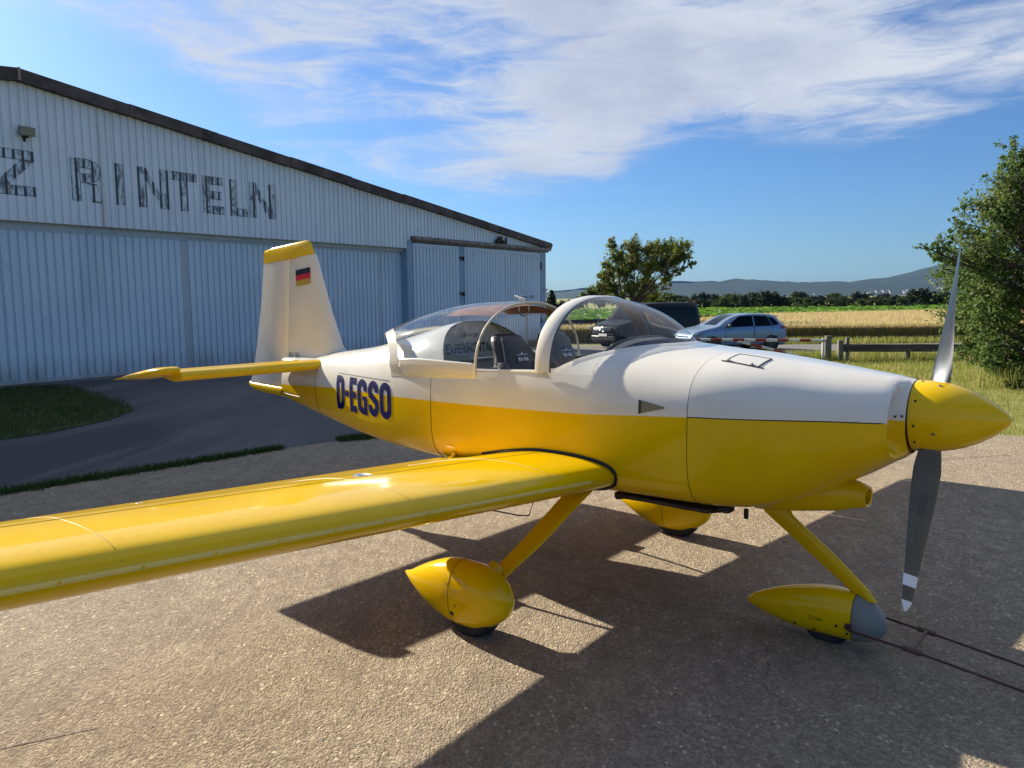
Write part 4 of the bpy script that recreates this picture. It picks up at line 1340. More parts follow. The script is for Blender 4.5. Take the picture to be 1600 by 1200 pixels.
# expansion joints in the concrete: narrow recessed looking gaps filled with dark mastic
mb = MB()
for (x0, y0), (x1, y1) in (((-7.0, .55), (-1.75, 3.05)), ((-4.4, 6.0), (9, 9.2))):
    d = Vector((x1 - x0, y1 - y0, 0)).normalized(); n = Vector((-d.y, d.x, 0)) * .004
    a, b = Vector((x0, y0, .0215)), Vector((x1, y1, .0215)); mb.add([a - n, b - n, b + n, a + n], [(0, 1, 2, 3)])
mb.build('expansion_joint', mat('joint_mastic', (.15, .13, .105), .9), smooth=0, kind='structure')


# ================================================================= PLANT STUFF
def blade_mat(name, c0, c1, c2, h, trans=.35):
    """leaf colour: lower stalk c0, upper c1, patches of c2 (plant colours, by height above root and by patch)"""
    m = bpy.data.materials.new(name); m.use_nodes = True
    nt = m.node_tree; b = nt.nodes['Principled BSDF']; L = nt.links
    g = nt.nodes.new('ShaderNodeNewGeometry')
    n = nt.nodes.new('ShaderNodeTexNoise'); n.inputs['Scale'].default_value = 1.1; n.inputs['Detail'].default_value = 6; n.inputs['Roughness'].default_value = .7
    tc = nt.nodes.new('ShaderNodeTexCoord'); L.new(tc.outputs['Object'], n.inputs['Vector'])
    n2 = nt.nodes.new('ShaderNodeTexNoise'); n2.inputs['Scale'].default_value = 37; n2.inputs['Detail'].default_value = 2; L.new(tc.outputs['Object'], n2.inputs['Vector'])
    c = mixc(nt, sstep(nt, n2.outputs['Fac'], .35, .65), c0, c1)
    c = mixc(nt, sstep(nt, n.outputs['Fac'], .45, .68, 0, .8), c, c2)
    b.inputs['Roughness'].default_value = .6; b.inputs['Specular IOR Level'].default_value = .25
    L.new(c, b.inputs['Base Color'])
    t = nt.nodes.new('ShaderNodeBsdfTranslucent'); L.new(c, t.inputs[0])
    ms = nt.nodes.new('ShaderNodeMixShader'); ms.inputs[0].default_value = trans
    out = nt.nodes['Material Output']
    L.new(b.outputs[0], ms.inputs[1]); L.new(t.outputs[0], ms.inputs[2]); L.new(ms.outputs[0], out.inputs[0])
    return m


def in_poly(x, y, poly):
    inside = np.zeros(len(x), bool); n = len(poly)
    for i in range(n):
        x0, y0 = poly[i]; x1, y1 = poly[(i + 1) % n]
        c = ((y0 > y) != (y1 > y)) & (x < (x1 - x0) * (y - y0) / (y1 - y0 + 1e-12) + x0)
        inside ^= c
    return inside


def blades(x, y, hmin, hmax, wmin, wmax, lean=.35, z0=None):
    n = len(x)
    h = RNG.uniform(hmin, hmax, n); w = RNG.uniform(wmin, wmax, n); a = RNG.uniform(0, 2 * np.pi, n); la = RNG.uniform(0, 2 * np.pi, n); ln = RNG.uniform(0, lean, n) * h
    z = gzv(x, y) if z0 is None else np.full(n, z0)
    V = np.zeros((n, 4, 3))
    ca, sa = np.cos(a) * w / 2, np.sin(a) * w / 2
    mx, my = np.cos(la) * ln * .45, np.sin(la) * ln * .45; tx, ty = np.cos(la) * ln, np.sin(la) * ln
    V[:, 0] = np.stack([x - ca, y - sa, z - .005], 1); V[:, 1] = np.stack([x + ca, y + sa, z - .005], 1)
    V[:, 2] = np.stack([x + tx + ca * .35, y + ty + sa * .35, z + h], 1); V[:, 3] = np.stack([x + tx - ca * .35, y + ty - sa * .35, z + h], 1)
    return V


def scatter(poly, n, seed=None):
    xs = [p[0] for p in poly]; ys = [p[1] for p in poly]
    x = RNG.uniform(min(xs), max(xs), n); y = RNG.uniform(min(ys), max(ys), n)
    k = in_poly(x, y, poly); return x[k], y[k]


M['grass'] = blade_mat('meadow_grass_blades', (.17, .22, .035), (.32, .33, .075), (.48, .40, .17), .1, .42)
M['lawngrass'] = blade_mat('lawn_grass_blades', (.030, .062, .012), (.075, .105, .024), (.12, .10, .04), .1, .4)
M['weed'] = blade_mat('weed_blades', (.028, .07, .012), (.065, .115, .02), (.08, .10, .03), .1, .4)
M['wheat'] = blade_mat('ripe_wheat', (.46, .36, .15), (.66, .53, .26), (.54, .43, .19), .8, .35)
M['wheatstalk'] = blade_mat('wheat_stalks', (.16, .16, .06), (.36, .28, .11), (.12, .15, .05), .8, .3)
M['beet'] = blade_mat('beet_leaves', (.085, .20, .022), (.14, .28, .030), (.18, .27, .035), .4, .45)

EDGE = [(4.0, 10.05), (4.8, 9.88), (5.93, 9.64), (6.39, 9.51), (8.2, 8.92), (12, 7.02), (17, 4.5)]
GN = [(-.6, 10.35), (3.2, 10.15)] + EDGE + [(20, 8), (18, 17), (1.5, 17)]
x, y = scatter(GN, 150000)
V1 = blades(x, y, .02, .075, .004, .010, 1.0)
GF = [(1.5, 17), (18, 17), (24, 21), (28, 28.0), (14, 28.5), (6.6, 28.2), (4.4, 22)]
x, y = scatter(GF, 80000)
V2 = blades(x, y, .06, .20, .010, .024, .7)
x, y = scatter([(5, 35.0), (14, 34.3), (30, 33.7), (30, 35.2), (14, 36.2), (5, 36.4)], 12000)
V3 = blades(x, y, .10, .32, .02, .045, .6)
# taller tufts round posts, the fence and the apron edge
px = []; py = []
for cx, cy, r, n in ((9.0, 24.2, .6, 900), (9.9, 24.2, .7, 900), (11.5, 24.3, .9, 900), (13.2, 24.2, .9, 900), (14.6, 24.1, .8, 800), (10.6, 15.2, 1.1, 1600), (11.6, 15.0, 1.0, 900)):
    px.append(RNG.normal(cx, r * .6, n)); py.append(RNG.normal(cy, r * .3, n))
V4 = blades(np.concatenate(px), np.concatenate(py), .12, .48, .008, .018, .45)
quads_object('grass', np.concatenate([V1, V2, V3, V4]), M['grass'], kind='stuff')
x, y = scatter(LAWN, 42000)
x = x + RNG.normal(0, .07, len(x)); y = y + RNG.normal(0, .07, len(y))
quads_object('lawn_grass', blades(x, y, .02, .085, .005, .012, .9, .02), M['lawngrass'], kind='stuff')
# weeds in the joint between concrete and asphalt
px, py, hh = [], [], []
for (x0, y0), (x1, y1), dn, w in ((JOINT[1], JOINT[2], 1200, .10), (JOINT[2], JOINT[3], 1500, .11), (JOINT[3], JOINT[4], 2700, .09), (JOINT[4], JOINT[5], 1100, .07), (JOINT[6], JOINT[7], 1700, .10), (JOINT[7], JOINT[8], 1300, .11)):
    t = RNG.uniform(0, 1, dn); d = Vector((x1 - x0, y1 - y0)).normalized(); o = RNG.normal(0, w * .5, dn) * (.5 + .9 * np.abs(np.sin(t * 23 + x0)) )
    px.append(x0 + (x1 - x0) * t - d.y * o); py.append(y0 + (y1 - y0) * t + d.x * o)
quads_object('weeds', blades(np.concatenate(px), np.concatenate(py), .012, .070, .005, .014, .9, .02), M['weed'], kind='stuff')

# loose chippings lying on the concrete
n = 1500
x = RNG.uniform(-3.5, 6.5, n); y = RNG.uniform(1.7, 8.5, n)
k = in_poly(x, y, apron_poly); x, y = x[k], y[k]; n = len(x)
r_ = RNG.uniform(.0015, .0045, n) * RNG.choice([1, 1, 1, 1.7], n)
base = np.array([(math.cos(t), math.sin(t)) for t in np.linspace(0, 2 * np.pi, 6)[:5]])
mb = MB()
for xi, yi, ri in zip(x, y, r_):
    a = rnd.uniform(0, 6.28); o = len(mb.v)
    for q in range(5):
        t = a + q * 1.2566 + rnd.uniform(-.3, .3); e = ri * rnd.uniform(.7, 1.2); mb.v.append((xi + math.cos(t) * e, yi + math.sin(t) * e, .0185))
    mb.v.append((xi, yi, .0185 + ri * rnd.uniform(.7, 1.1)))
    for q in range(5): mb.f.append((o + q, o + (q + 1) % 5, o + 5)); mb.m.append(0)
mb.build('gravel', mat('loose_chippings', (.44, .40, .33), .9, var=.4, vscale=60), smooth=0, kind='stuff')

# wheat: body sheet, dense near edge and ears above
WNEAR = [(-14, 37.6), (-4, 37.2), (6, 36.8), (14, 36.4), (30, 35.3), (60, 33.2), (130, 29)]
WFAR = [(-14, 39.0), (-4, 38.9), (2, 39.6), (4, 41), (12.8, 53), (22, 65), (39, 72), (80, 82), (200, 100)]
wpoly = WNEAR + WFAR[::-1]
bm = bmesh.new()
wf = [(x, y + .35) for x, y in WNEAR] + WFAR[::-1]
top = bm.faces.new([bm.verts.new((x, y, .33)) for x, y in wf]); bmesh.ops.triangulate(bm, faces=[top])
me = bpy.data.meshes.new('wheat_field'); bm.to_mesh(me); bm.free(); me.materials.append(M['wheat'])
for p in me.polygons:
    if p.normal.z < 0: p.flip()
mesh_obj('wheat_field', me, None, kind='structure')


def along(line, t):
    d = [0]
    for a, b in zip(line, line[1:]): d.append(d[-1] + math.dist(a, b))
    s = np.asarray(t) * d[-1]
    return np.interp(s, d, [p[0] for p in line]), np.interp(s, d, [p[1] for p in line])


n = 34000
x, y = along(WNEAR[:6], RNG.uniform(0, 1, n)); y = y + RNG.uniform(0, .8, n) ** 1.0
Vs = blades(x, y, .60, .82, .010, .020, .12, -.37)
quads_object('wheat_stalks', Vs, M['wheatstalk'], kind='stuff')
x, y = scatter(wpoly, 400000); k = (x < 62) & (x > -13); x, y = x[k][:150000], y[k][:150000]
hh = RNG.uniform(.12, .30, len(x))
Ve = blades(x, y, .08, .22, .018, .045, .8, .30)
n = 26000
xe, ye = along(WNEAR[:6], RNG.uniform(0, 1, n)); ye = ye + RNG.uniform(-.05, 1.2, n)
Ve2 = blades(xe, ye, .10, .26, .014, .028, .9, .27)
quads_object('wheat_ears', np.concatenate([Ve, Ve2]), M['wheat'], kind='stuff')

# beet field: leaf rosettes
BP = WFAR + [(260, 128), (120, 121), (39, 113), (22, 112), (12, 112), (2, 108), (-14, 100)]
x, y = scatter(BP, 120000); k = (x < 75) & (x > -14); x, y = x[k], y[k]
keep = RNG.uniform(0, 1, len(x)) < np.clip(1.25 - (y - 40) / 90, .35, 1); x, y = x[keep], y[keep]
n = len(x); a = RNG.uniform(0, 2 * np.pi, n); ln = RNG.uniform(.20, .42, n); wd = RNG.uniform(.10, .20, n) * (1 + (y - 40) / 60); up = RNG.uniform(.25, .55, n)
ln = ln * (1 + (y - 40) / 90)
dx, dy = np.cos(a), np.sin(a)
V = np.zeros((n, 4, 3)); zb = np.full(n, -.22)
V[:, 0] = np.stack([x - dy * wd * .4, y + dx * wd * .4, zb], 1); V[:, 1] = np.stack([x + dy * wd * .4, y - dx * wd * .4, zb], 1)
V[:, 2] = np.stack([x + dx * ln + dy * wd, y + dy * ln - dx * wd, zb + up], 1); V[:, 3] = np.stack([x + dx * ln - dy * wd, y + dy * ln + dx * wd, zb + up], 1)
quads_object('beet_plants', V, M['beet'], kind='stuff')
bm = bmesh.new(); f = bm.faces.new([bm.verts.new((x, y, -.30)) for x, y in BP]); bmesh.ops.triangulate(bm, faces=[f])
me = bpy.data.meshes.new('beet_field'); bm.to_mesh(me); bm.free(); me.materials.append(M['beet'])
for p in me.polygons:
    if p.normal.z < 0: p.flip()
mesh_obj('beet_field', me, None, kind='structure')

# ================================================================= HILLS
def hill_mesh():
    prof = [(-5200, 20), (-3000, 40), (-1200, 40), (0, 24), (120, 27), (213, 35), (321, 46), (450, 58), (600, 66), (756, 75), (864, 76), (1005, 71), (1080, 85), (1170, 78), (1278, 66), (1377, 64), (1500, 67), (1587, 58), (1662, 71), (1800, 86), (1900, 113), (2013, 140), (2150, 156), (2400, 160), (2700, 148), (3200, 120), (5200, 80)]
    xs = np.arange(-5200, 5200, 36.0)
    base = np.interp(xs, [p[0] for p in prof], [p[1] for p in prof])
    mb = MB(); rows = []
    for j, (yy, k) in enumerate(((2500, -.01), (2650, .05), (2800, .14), (2950, .27), (3080, .42), (3200, .58), (3310, .73), (3420, .86), (3520, .95), (3620, 1.0), (3800, .96), (4200, .6))):
        rg = np.random.default_rng(40 + j)
        nz = np.convolve(rg.normal(0, 1, len(xs) + 8), np.ones(9) / 9, 'valid') * 5.0 + rg.normal(0, 2.6, len(xs))
        sh = 260 * np.sin(xs / 700 + 1.0) * (1 if j < 9 else .5)
        rows.append([Vector((x, yy + s, -.6 + b * k + (n * (.25 + .75 * k) if 0 < j else 0))) for x, b, n, s in zip(xs, base, nz, sh)])
    mb.rings(rows, False)
    return mb


def b_forest(nt, noise, tc):
    a = noise(.012, 6, .65); b_ = noise(.05, 4, .7); c_ = noise(.0035, 4, .5, .6)
    c = mixc(nt, sstep(nt, a, .35, .65), (.008, .018, .010), (.018, .032, .014))
    c = mixc(nt, sstep(nt, c_, .62, .72, 0, .35), c, (.035, .045, .02))
    return c, b_, .95, 1.0, 9.0


mb = hill_mesh(); mb.build('hills', ground_mat('forest_hillside', b_forest), smooth=180, kind='structure')

# ================================================================= HANGAR
WD = Vector((0.569, 0.8223, 0)).normalized(); WN = Vector((WD.y, -WD.x, 0))      # along the wall, towards the apron
WP = Vector((-10.047, 16.985, 0))
hangar = empty('hangar', WP, math.atan2(WD.y, WD.x), 'pale blue corrugated metal hangar with shallow gable roof and faded painted lettering', 'hangar')
# local frame: x along the wall, y = into the building (left normal), z up ; outward = -y


def paint_mat(name, base, streak=.5):
    m = bpy.data.materials.new(name); m.use_nodes = True
    nt = m.node_tree; b = nt.nodes['Principled BSDF']; L = nt.links
    tc = nt.nodes.new('ShaderNodeTexCoord')
    def nz(scale, detail, stretch, rough=.6, dist=0):
        mp = nt.nodes.new('ShaderNodeMapping'); mp.inputs['Scale'].default_value = stretch; L.new(tc.outputs['Object'], mp.inputs[0])
        n = nt.nodes.new('ShaderNodeTexNoise'); n.inputs['Scale'].default_value = scale; n.inputs['Detail'].default_value = detail; n.inputs['Roughness'].default_value = rough; n.inputs['Distortion'].default_value = dist
        L.new(mp.outputs[0], n.inputs['Vector']); return n.outputs['Fac']
    big = nz(.35, 5, (1, 1, 1)); st_ = nz(2.2, 7, (1, 1, .12), .65); sp = nz(9, 6, (1, 1, .4), .7, 1.0)
    c = mixc(nt, sstep(nt, big, .35, .7, 0, .6), base, tuple(x * .84 for x in base))
    c = mixc(nt, sstep(nt, st_, .52, .75, 0, streak), c, tuple(x * .62 for x in base))
    c = mixc(nt, sstep(nt, sp, .64, .72, 0, .5), c, (.20, .17, .14))
    rs = nz(1.3, 8, (1, 1, .05), .7, .3)
    c = mixc(nt, sstep(nt, rs, .60, .74, 0, .38), c, (.30, .24, .19))
    sz = nt.nodes.new('ShaderNodeSeparateXYZ'); L.new(tc.outputs['Object'], sz.inputs[0])
    c = mixc(nt, mth(nt, 'MULTIPLY', sstep(nt, sz.outputs[2], .75, .10), sstep(nt, st_, .30, .65, .15, .7)), c, (.24, .22, .19))
    c = mixc(nt, sstep(nt, sp, .60, .40, 0, .12), c, (.72, .74, .76))
    L.new(c, b.inputs['Base Color']); b.inputs['Roughness'].default_value = .55
    return m


M['wall'] = paint_mat('pale_blue_wall_paint', (.74, .79, .82), .65)
M['wall2'] = paint_mat('pale_blue_door_paint', (.60, .69, .75), .5)
M['frame'] = paint_mat('grey_blue_frame_paint', (.44, .50, .52), .5)
M['jamb'] = paint_mat('blue_jamb_paint', (.24, .35, .46), .3)
M['fascia'] = mat('weathered_brown_fascia', (.085, .066, .060), .9, var=.45, vscale=2.2, bump=.4, bscale=30)
M['roof'] = mat('fibre_cement_roof', (.16, .15, .145), .9, var=.3, vscale=2)
PITCHR, GD, GW0, GT = .18, .034, .042, .058       # rib pitch, groove depth, bottom and top width
XPK, ZPK, XR, ZR = -.37, 6.38, 20.55, 3.90        # underside of the fascia: ridge and eave
XL = 2 * XPK - XR


def roofz(x): return ZPK - (ZPK - ZR) * abs(x - XPK) / (XR - XPK)


def prof_pts(x0, x1, phase=0.0):
    """breakpoints of the trapezoidal profile between x0 and x1: (x, depth)"""
    P = [(x0, prof_d(x0, phase))]
    k = math.floor((x0 - phase) / PITCHR) - 1
    while phase + k * PITCHR < x1 + PITCHR:
        c = phase + k * PITCHR
        for dx, d in ((-GT / 2, 0), (-GW0 / 2, GD), (GW0 / 2, GD), (GT / 2, 0)):
            if x0 < c + dx < x1: P.append((c + dx, d))
        k += 1
    P.append((x1, prof_d(x1, phase)))
    return P


def prof_d(x, phase=0.0):
    r = abs((x - phase + PITCHR / 2) % PITCHR - PITCHR / 2)
    if r <= GW0 / 2: return GD
    if r >= GT / 2: return 0.0
    return GD * (GT / 2 - r) / (GT / 2 - GW0 / 2)


def corrug(x0, x1, zb, zt, y, phase=0.0):
    """corrugated sheet facing -y; zb, zt numbers or functions of x"""
    mb = MB(); P = prof_pts(x0, x1, phase)
    f = lambda z, x: z(x) if callable(z) else z
    mb.rings([[Vector((x, y + d, f(zb, x))) for x, d in P], [Vector((x, y + d, f(zt, x))) for x, d in P]], False)
    return mb


def hsheet(name, x0, x1, zb, zt, y, mt, parent=None, phase=0.0):
    return corrug(x0, x1, zb, zt, y, phase).build(name, mt, parent or hangar, smooth=0)


HDR = 3.514
# gable cladding sheets, 5 ribs each
k = 0; x = XL + .35
while x < 20.2:
    x1 = min(x + .9, 20.2)
    j = rnd.uniform(-.003, .003)
    mid = (x + x1) / 2
    zb = HDR if x1 < 11.72 else 3.93
    if x < 11.72 < x1:
        hsheet("cladding_sheet", x, 11.72, HDR, lambda q: roofz(q) + .1, j, M["wall"]); x = 11.72; continue
    if min(roofz(x), roofz(x1)) - zb > .02: hsheet('cladding_sheet', x, x1 - .004, zb, lambda q: roofz(q) + .1, j, M['wall'])
    x = x1
# big sliding door leaves, set back under the gable
mb = MB(); mb.box((-3.9, .19, HDR + .02), (31.2, .05, .26)); mb.build('door_head', M['frame'], hangar)
for x0, x1, y in ((-17.8, -10.75, .16), (-10.75, -3.70, .22), (-3.70, 3.35, .16), (3.35, 10.40, .22), (10.40, 11.50, .30)):
    leaf = empty('sliding_door'); leaf.parent = hangar
    mb = MB(); mb.box(((x0 + x1) / 2, y + .03, 3.40), (x1 - x0 - .02, .06, .15)); mb.box(((x0 + x1) / 2, y + .02, .07), (x1 - x0 - .02, .06, .14))
    for xx in (x0 + .06, x1 - .06): mb.box((xx, y + .02, 1.73), (.10, .06, 3.18))
    mb.build('door_frame', M['frame'] if x1 - x0 > 2 else M['wall2'], leaf, bevel=.004, smooth=0)
    xx = x0 + .11
    while xx < x1 - .12:
        xe = min(xx + .9, x1 - .11)
        hsheet('door_sheet', xx, xe - .002, .14, 3.325, y - .012 + rnd.uniform(-.002, .002), M['wall2'], leaf, phase=x0 + .12)
        xx = xe
mb = MB(); mb.box((11.62, .16, 1.85), (.26, .34, 3.9)); mb.build('door_jamb', M['jamb'], hangar, smooth=0)
# right hand doors under a rusty track
mb = MB(); mb.box((16.1, -.10, 3.865), (8.75, .16, .115)); mb.box((16.1, -.02, 3.79), (8.75, .05, .10)); mb.build('door_track', mat('rusty_track_paint', (.20, .17, .16), .8, var=.4, vscale=5), hangar, smooth=0)
for i, (x0, x1) in enumerate(((11.78, 14.26), (14.62, 17.08), (17.09, 19.80))):
    leaf = empty('side_door'); leaf.parent = hangar
    mb = MB(); mb.box(((x0 + x1) / 2, 0, 3.65), (x1 - x0, .05, .12)); mb.box(((x0 + x1) / 2, 0, .06), (x1 - x0, .05, .12))
    for xx in (x0 + .05, x1 - .05): mb.box((xx, 0, 1.85), (.10, .05, 3.48))
    mb.build('door_frame', M['wall2'], leaf, bevel=.004, smooth=0)
    xx = x0 + .10
    while xx < x1 - .11:
        xe = min(xx + .9, x1 - .10)
        hsheet('door_sheet', xx, xe - .002, .12, 3.59, -.030, M['wall2'], leaf, phase=x0 + .14)
        xx = xe
    if i == 1:
        for zz in (3.30, .6, 2.0):
            mb = MB(); mb.box((14.44, -.03, zz), (.26, .04, .07)); mb.box((14.50, -.06, zz - .03), (.06, .05, .16)); mb.build('hinge', M['dark'], leaf, bevel=.004)
mb = MB(); mb.box((14.44, .06, 1.86), (.36, .10, 3.72)); mb.build('door_post', M['jamb'], hangar, smooth=0)
mb = MB(); mb.box((20.02, .05, 1.80), (.42, .16, 4.3)); mb.build('corner_post', M['jamb'], hangar, smooth=0)
mb = MB(); mb.box((19.86, -.05, 3.15), (.05, .03, .32)); mb.box((19.86, -.05, .9), (.05, .03, .32)); mb.build('strap_hinge', M['dark'], hangar, smooth=0)
mb = MB(); mb.box((20.1, -.10, 2.12), (.06, .16, .05)); mb.box((20.1, -.19, 2.16), (.10, .06, .07)); mb.build('bracket_lamp', M['alu'], hangar, bevel=.005)
# fascia boards, roof, side walls, back
fx = lin(XPK, XR, 9)
for sgn in (1, -1):
    for a, b in zip(fx, fx[1:]):
        xa, xb = (a, b) if sgn > 0 else (2 * XPK - b, 2 * XPK - a)
        jz = rnd.uniform(-.012, .012); jy = rnd.uniform(-.008, .008)
        mb = MB(); g = .006
        P = [(xa + g, roofz(xa)), (xb - g, roofz(xb)), (xb - g, roofz(xb) + .255), (xa + g, roofz(xa) + .255)]
        mb.add([Vector((px_, yy, pz + jz)) for yy in (-.16 + jy, .02) for px_, pz in P], [(0, 1, 2, 3), (7, 6, 5, 4), (0, 4, 5, 1), (1, 5, 6, 2), (2, 6, 7, 3), (3, 7, 4, 0)])
        mb.build('fascia_board', M['fascia'], hangar, smooth=0)
mb = MB(); mb.box((XPK, -.165, ZPK + .128), (.05, .012, .26)); mb.build('ridge_strap', mat('strap_rust', (.30, .22, .18), .8), hangar, smooth=0)
DEPTH = 24.0
for sgn in (1, -1):
    mb = MB(); R = []
    xa, xb = XPK, XR + .12
    V = []
    for yy in (-.10, DEPTH):
        V += [Vector((XPK, yy, ZPK + .262)), Vector((XPK + sgn * (xb - XPK), yy, ZR + .262 - .014)), Vector((XPK + sgn * (xb - XPK), yy, ZR + .205)), Vector((XPK, yy, ZPK + .20))]
    mb.add(V, [(0, 1, 2, 3), (7, 6, 5, 4), (0, 4, 5, 1), (1, 5, 6, 2), (2, 6, 7, 3), (3, 7, 4, 0)])
    mb.build('roof', M['roof'], hangar, smooth=0, fix=True)
for xx in (20.24, XL + .3):
    mb = MB(); mb.box((xx, DEPTH / 2, 1.70), (.06, DEPTH - .3, 4.5)); mb.build('side_wall', M['wall2'], hangar, smooth=0)
mb = MB(); mb.add([Vector((XL + .3, DEPTH, -.4)), Vector((20.2, DEPTH, -.4)), Vector((20.2, DEPTH, ZR)), Vector((XPK, DEPTH, ZPK)), Vector((XL + .3, DEPTH, ZR))], [(0, 1, 2, 3, 4)]); mb.build('back_wall', M['wall2'], hangar, smooth=0)
mb = MB(); mb.box((XPK, .5, 1.6), (40.2, .04, 3.9)); mb.build('dark_interior_screen', M['dark'], hangar, smooth=0)
mb = MB(); mb.box((XPK, .10, .02), (41, .30, .10)); mb.build('concrete_sill', M['road'], hangar, smooth=0)
for p in (.08,): 
    mb = MB(); mb.tube([(20.38, .10, 4.0), (20.38, .10, .0)], .045, 8); mb.build('downpipe', M['frame'], hangar)
mb = MB(); mb.tube([(XR + .10, -.1, ZR + .16), (XR + .10, DEPTH, ZR + .16)], .075, 8); mb.build('gutter', M['dark'], hangar)


# faded painted letters, following the ribs
def letter_paint():
    m = bpy.data.materials.new('faded_black_wall_letter'); m.use_nodes = True
    nt = m.node_tree; b = nt.nodes['Principled BSDF']; L = nt.links
    tc = nt.nodes.new('ShaderNodeTexCoord'); uv = nt.nodes.new('ShaderNodeUVMap')
    su = nt.nodes.new('ShaderNodeSeparateXYZ'); L.new(uv.outputs[0], su.inputs[0])
    mp = nt.nodes.new('ShaderNodeMapping'); mp.inputs['Scale'].default_value = (1, 1, .35); L.new(tc.outputs['Object'], mp.inputs[0])
    n = nt.nodes.new('ShaderNodeTexNoise'); n.inputs['Scale'].default_value = 11; n.inputs['Detail'].default_value = 7; n.inputs['Roughness'].default_value = .72; n.inputs['Distortion'].default_value = .8
    L.new(mp.outputs[0], n.inputs['Vector'])
    n2 = nt.nodes.new('ShaderNodeTexNoise'); n2.inputs['Scale'].default_value = 1.7; n2.inputs['Detail'].default_value = 3; L.new(tc.outputs['Object'], n2.inputs['Vector'])
    e = sstep(nt, mth(nt, 'ABSOLUTE', su.outputs[0]), .78, .90)           # stroke edges kept their paint
    g = su.outputs[1]                                # groove bottoms drawn darker
    f = mth(nt, 'ADD', n.outputs['Fac'], mth(nt, 'MULTIPLY', n2.outputs['Fac'], .35))
    f = sstep(nt, f, .60, .80, 0, .85)
    f = mth(nt, 'MAXIMUM', f, mth(nt, 'MULTIPLY', mth(nt, 'MAXIMUM', e, g), .85))
    L.new(mixc(nt, f, (.64, .72, .77), (.05, .056, .062)), b.inputs['Base Color']); b.inputs['Roughness'].default_value = .7
    return m


M['wletter'] = letter_paint()


def wall_letter(ch, x0, z0, w, h, t):
    bm = bmesh.new(); ul = bm.loops.layers.uv.new('UVMap')
    for q in letter(ch, w, h, t):
        f = bm.faces.new([bm.verts.new((x0 + p.x, z0 + p.y, 0)) for p in q])
        for lp, u in zip(f.loops, (-1, -1, 1, 1)): lp[ul].uv = (u, 0)
    k = math.floor(x0 / PITCHR) - 1
    while k * PITCHR < x0 + w + PITCHR:
        for dx in (-GT / 2, -GW0 / 2, GW0 / 2, GT / 2):
            bmesh.ops.bisect_plane(bm, geom=bm.verts[:] + bm.edges[:] + bm.faces[:], plane_co=(k * PITCHR + dx, 0, 0), plane_no=(1, 0, 0), dist=1e-6)
        k += 1
    for f in bm.faces:
        c = sum(v.co.x for v in f.verts) / len(f.verts); g = 1.0 if prof_d(c) > GD * .25 else 0.0
        for lp in f.loops: lp[ul].uv = (lp[ul].uv[0], g)
    for v in bm.verts:
        x_, z_ = v.co.x, v.co.y
        v.co = Vector((x_, prof_d(x_) - .0075, z_))
    me = bpy.data.meshes.new('wall_letter'); bm.normal_update()
    for f in bm.faces:
        if f.normal.y > 0: f.normal_flip()
    bm.to_mesh(me); bm.free(); me.materials.append(M['wletter'])
    return mesh_obj('wall_letter', me, hangar)


for ch, a, b in (('Z', -.94, -.14), ('R', .60, 1.28), ('I', 1.60, 1.81), ('N', 2.15, 2.92), ('T', 2.98, 3.70), ('E', 3.85, 4.46), ('L', 4.66, 5.22), ('N', 5.27, 6.10)):
    wall_letter(ch, a, 4.045, b - a, .945, .205)

# lamps on the gable are things of their own
def to_world(p): return hangar.matrix_basis @ Vector(p)


hangar_m = Matrix.Translation(WP) @ Matrix.Rotation(math.atan2(WD.y, WD.x), 4, 'Z')
lamp = empty('floodlight', hangar_m @ Vector((-.30, 0, 5.37)), math.atan2(WD.y, WD.x), 'weathered grey rectangular floodlight on the gable above the faded letter Z', 'lamp')
mb = MB(); mb.box((0, -.13, 0), (.31, .13, .185), rot=Matrix.Rotation(.25, 3, 'X'), top=.96); mb.build('housing', M['primer'], lamp, bevel=.012)
mb = MB(); mb.box((0, -.205, -.022), (.26, .008, .14), rot=Matrix.Rotation(.25, 3, 'X')); mb.build('lens', M['lampglass'], lamp)
mb = MB(); mb.box((0, -.196, -.02), (.25, .006, .13), rot=Matrix.Rotation(.25, 3, 'X')); mb.build('reflector', mat('dull_reflector', (.45, .45, .42), .5), lamp)
mb = MB(); mb.box((0, -.06, -.11), (.10, .12, .03)); mb.box((0, -.005, -.12), (.06, .012, .16)); mb.build('bracket', M['dark'], lamp, bevel=.004)
lamp2 = empty('outdoor_lamp', hangar_m @ Vector((16.75, -.02, 4.06)), math.atan2(WD.y, WD.x), 'small dark lamp cluster above the rusty door track near the hangar corner', 'lamp')
for dx, dz, r in ((-.16, -.04, .11), (.0, .07, .13), (.16, -.05, .11)):
    mb = MB(); mb.lathe([(0, r * .5), (.05, r), (.14, r * .9), (.16, r * .2)], (dx, -.02, dz), (0, -1, -.4), 14); mb.build('lamp_head', M['dark'], lamp2, smooth=50)
mb = MB(); mb.box((0, -.03, -.05), (.42, .05, .05)); mb.box((.52, -.03, .0), (.05, .06, .26)); mb.build('bracket', M['dark'], lamp2, bevel=.004)

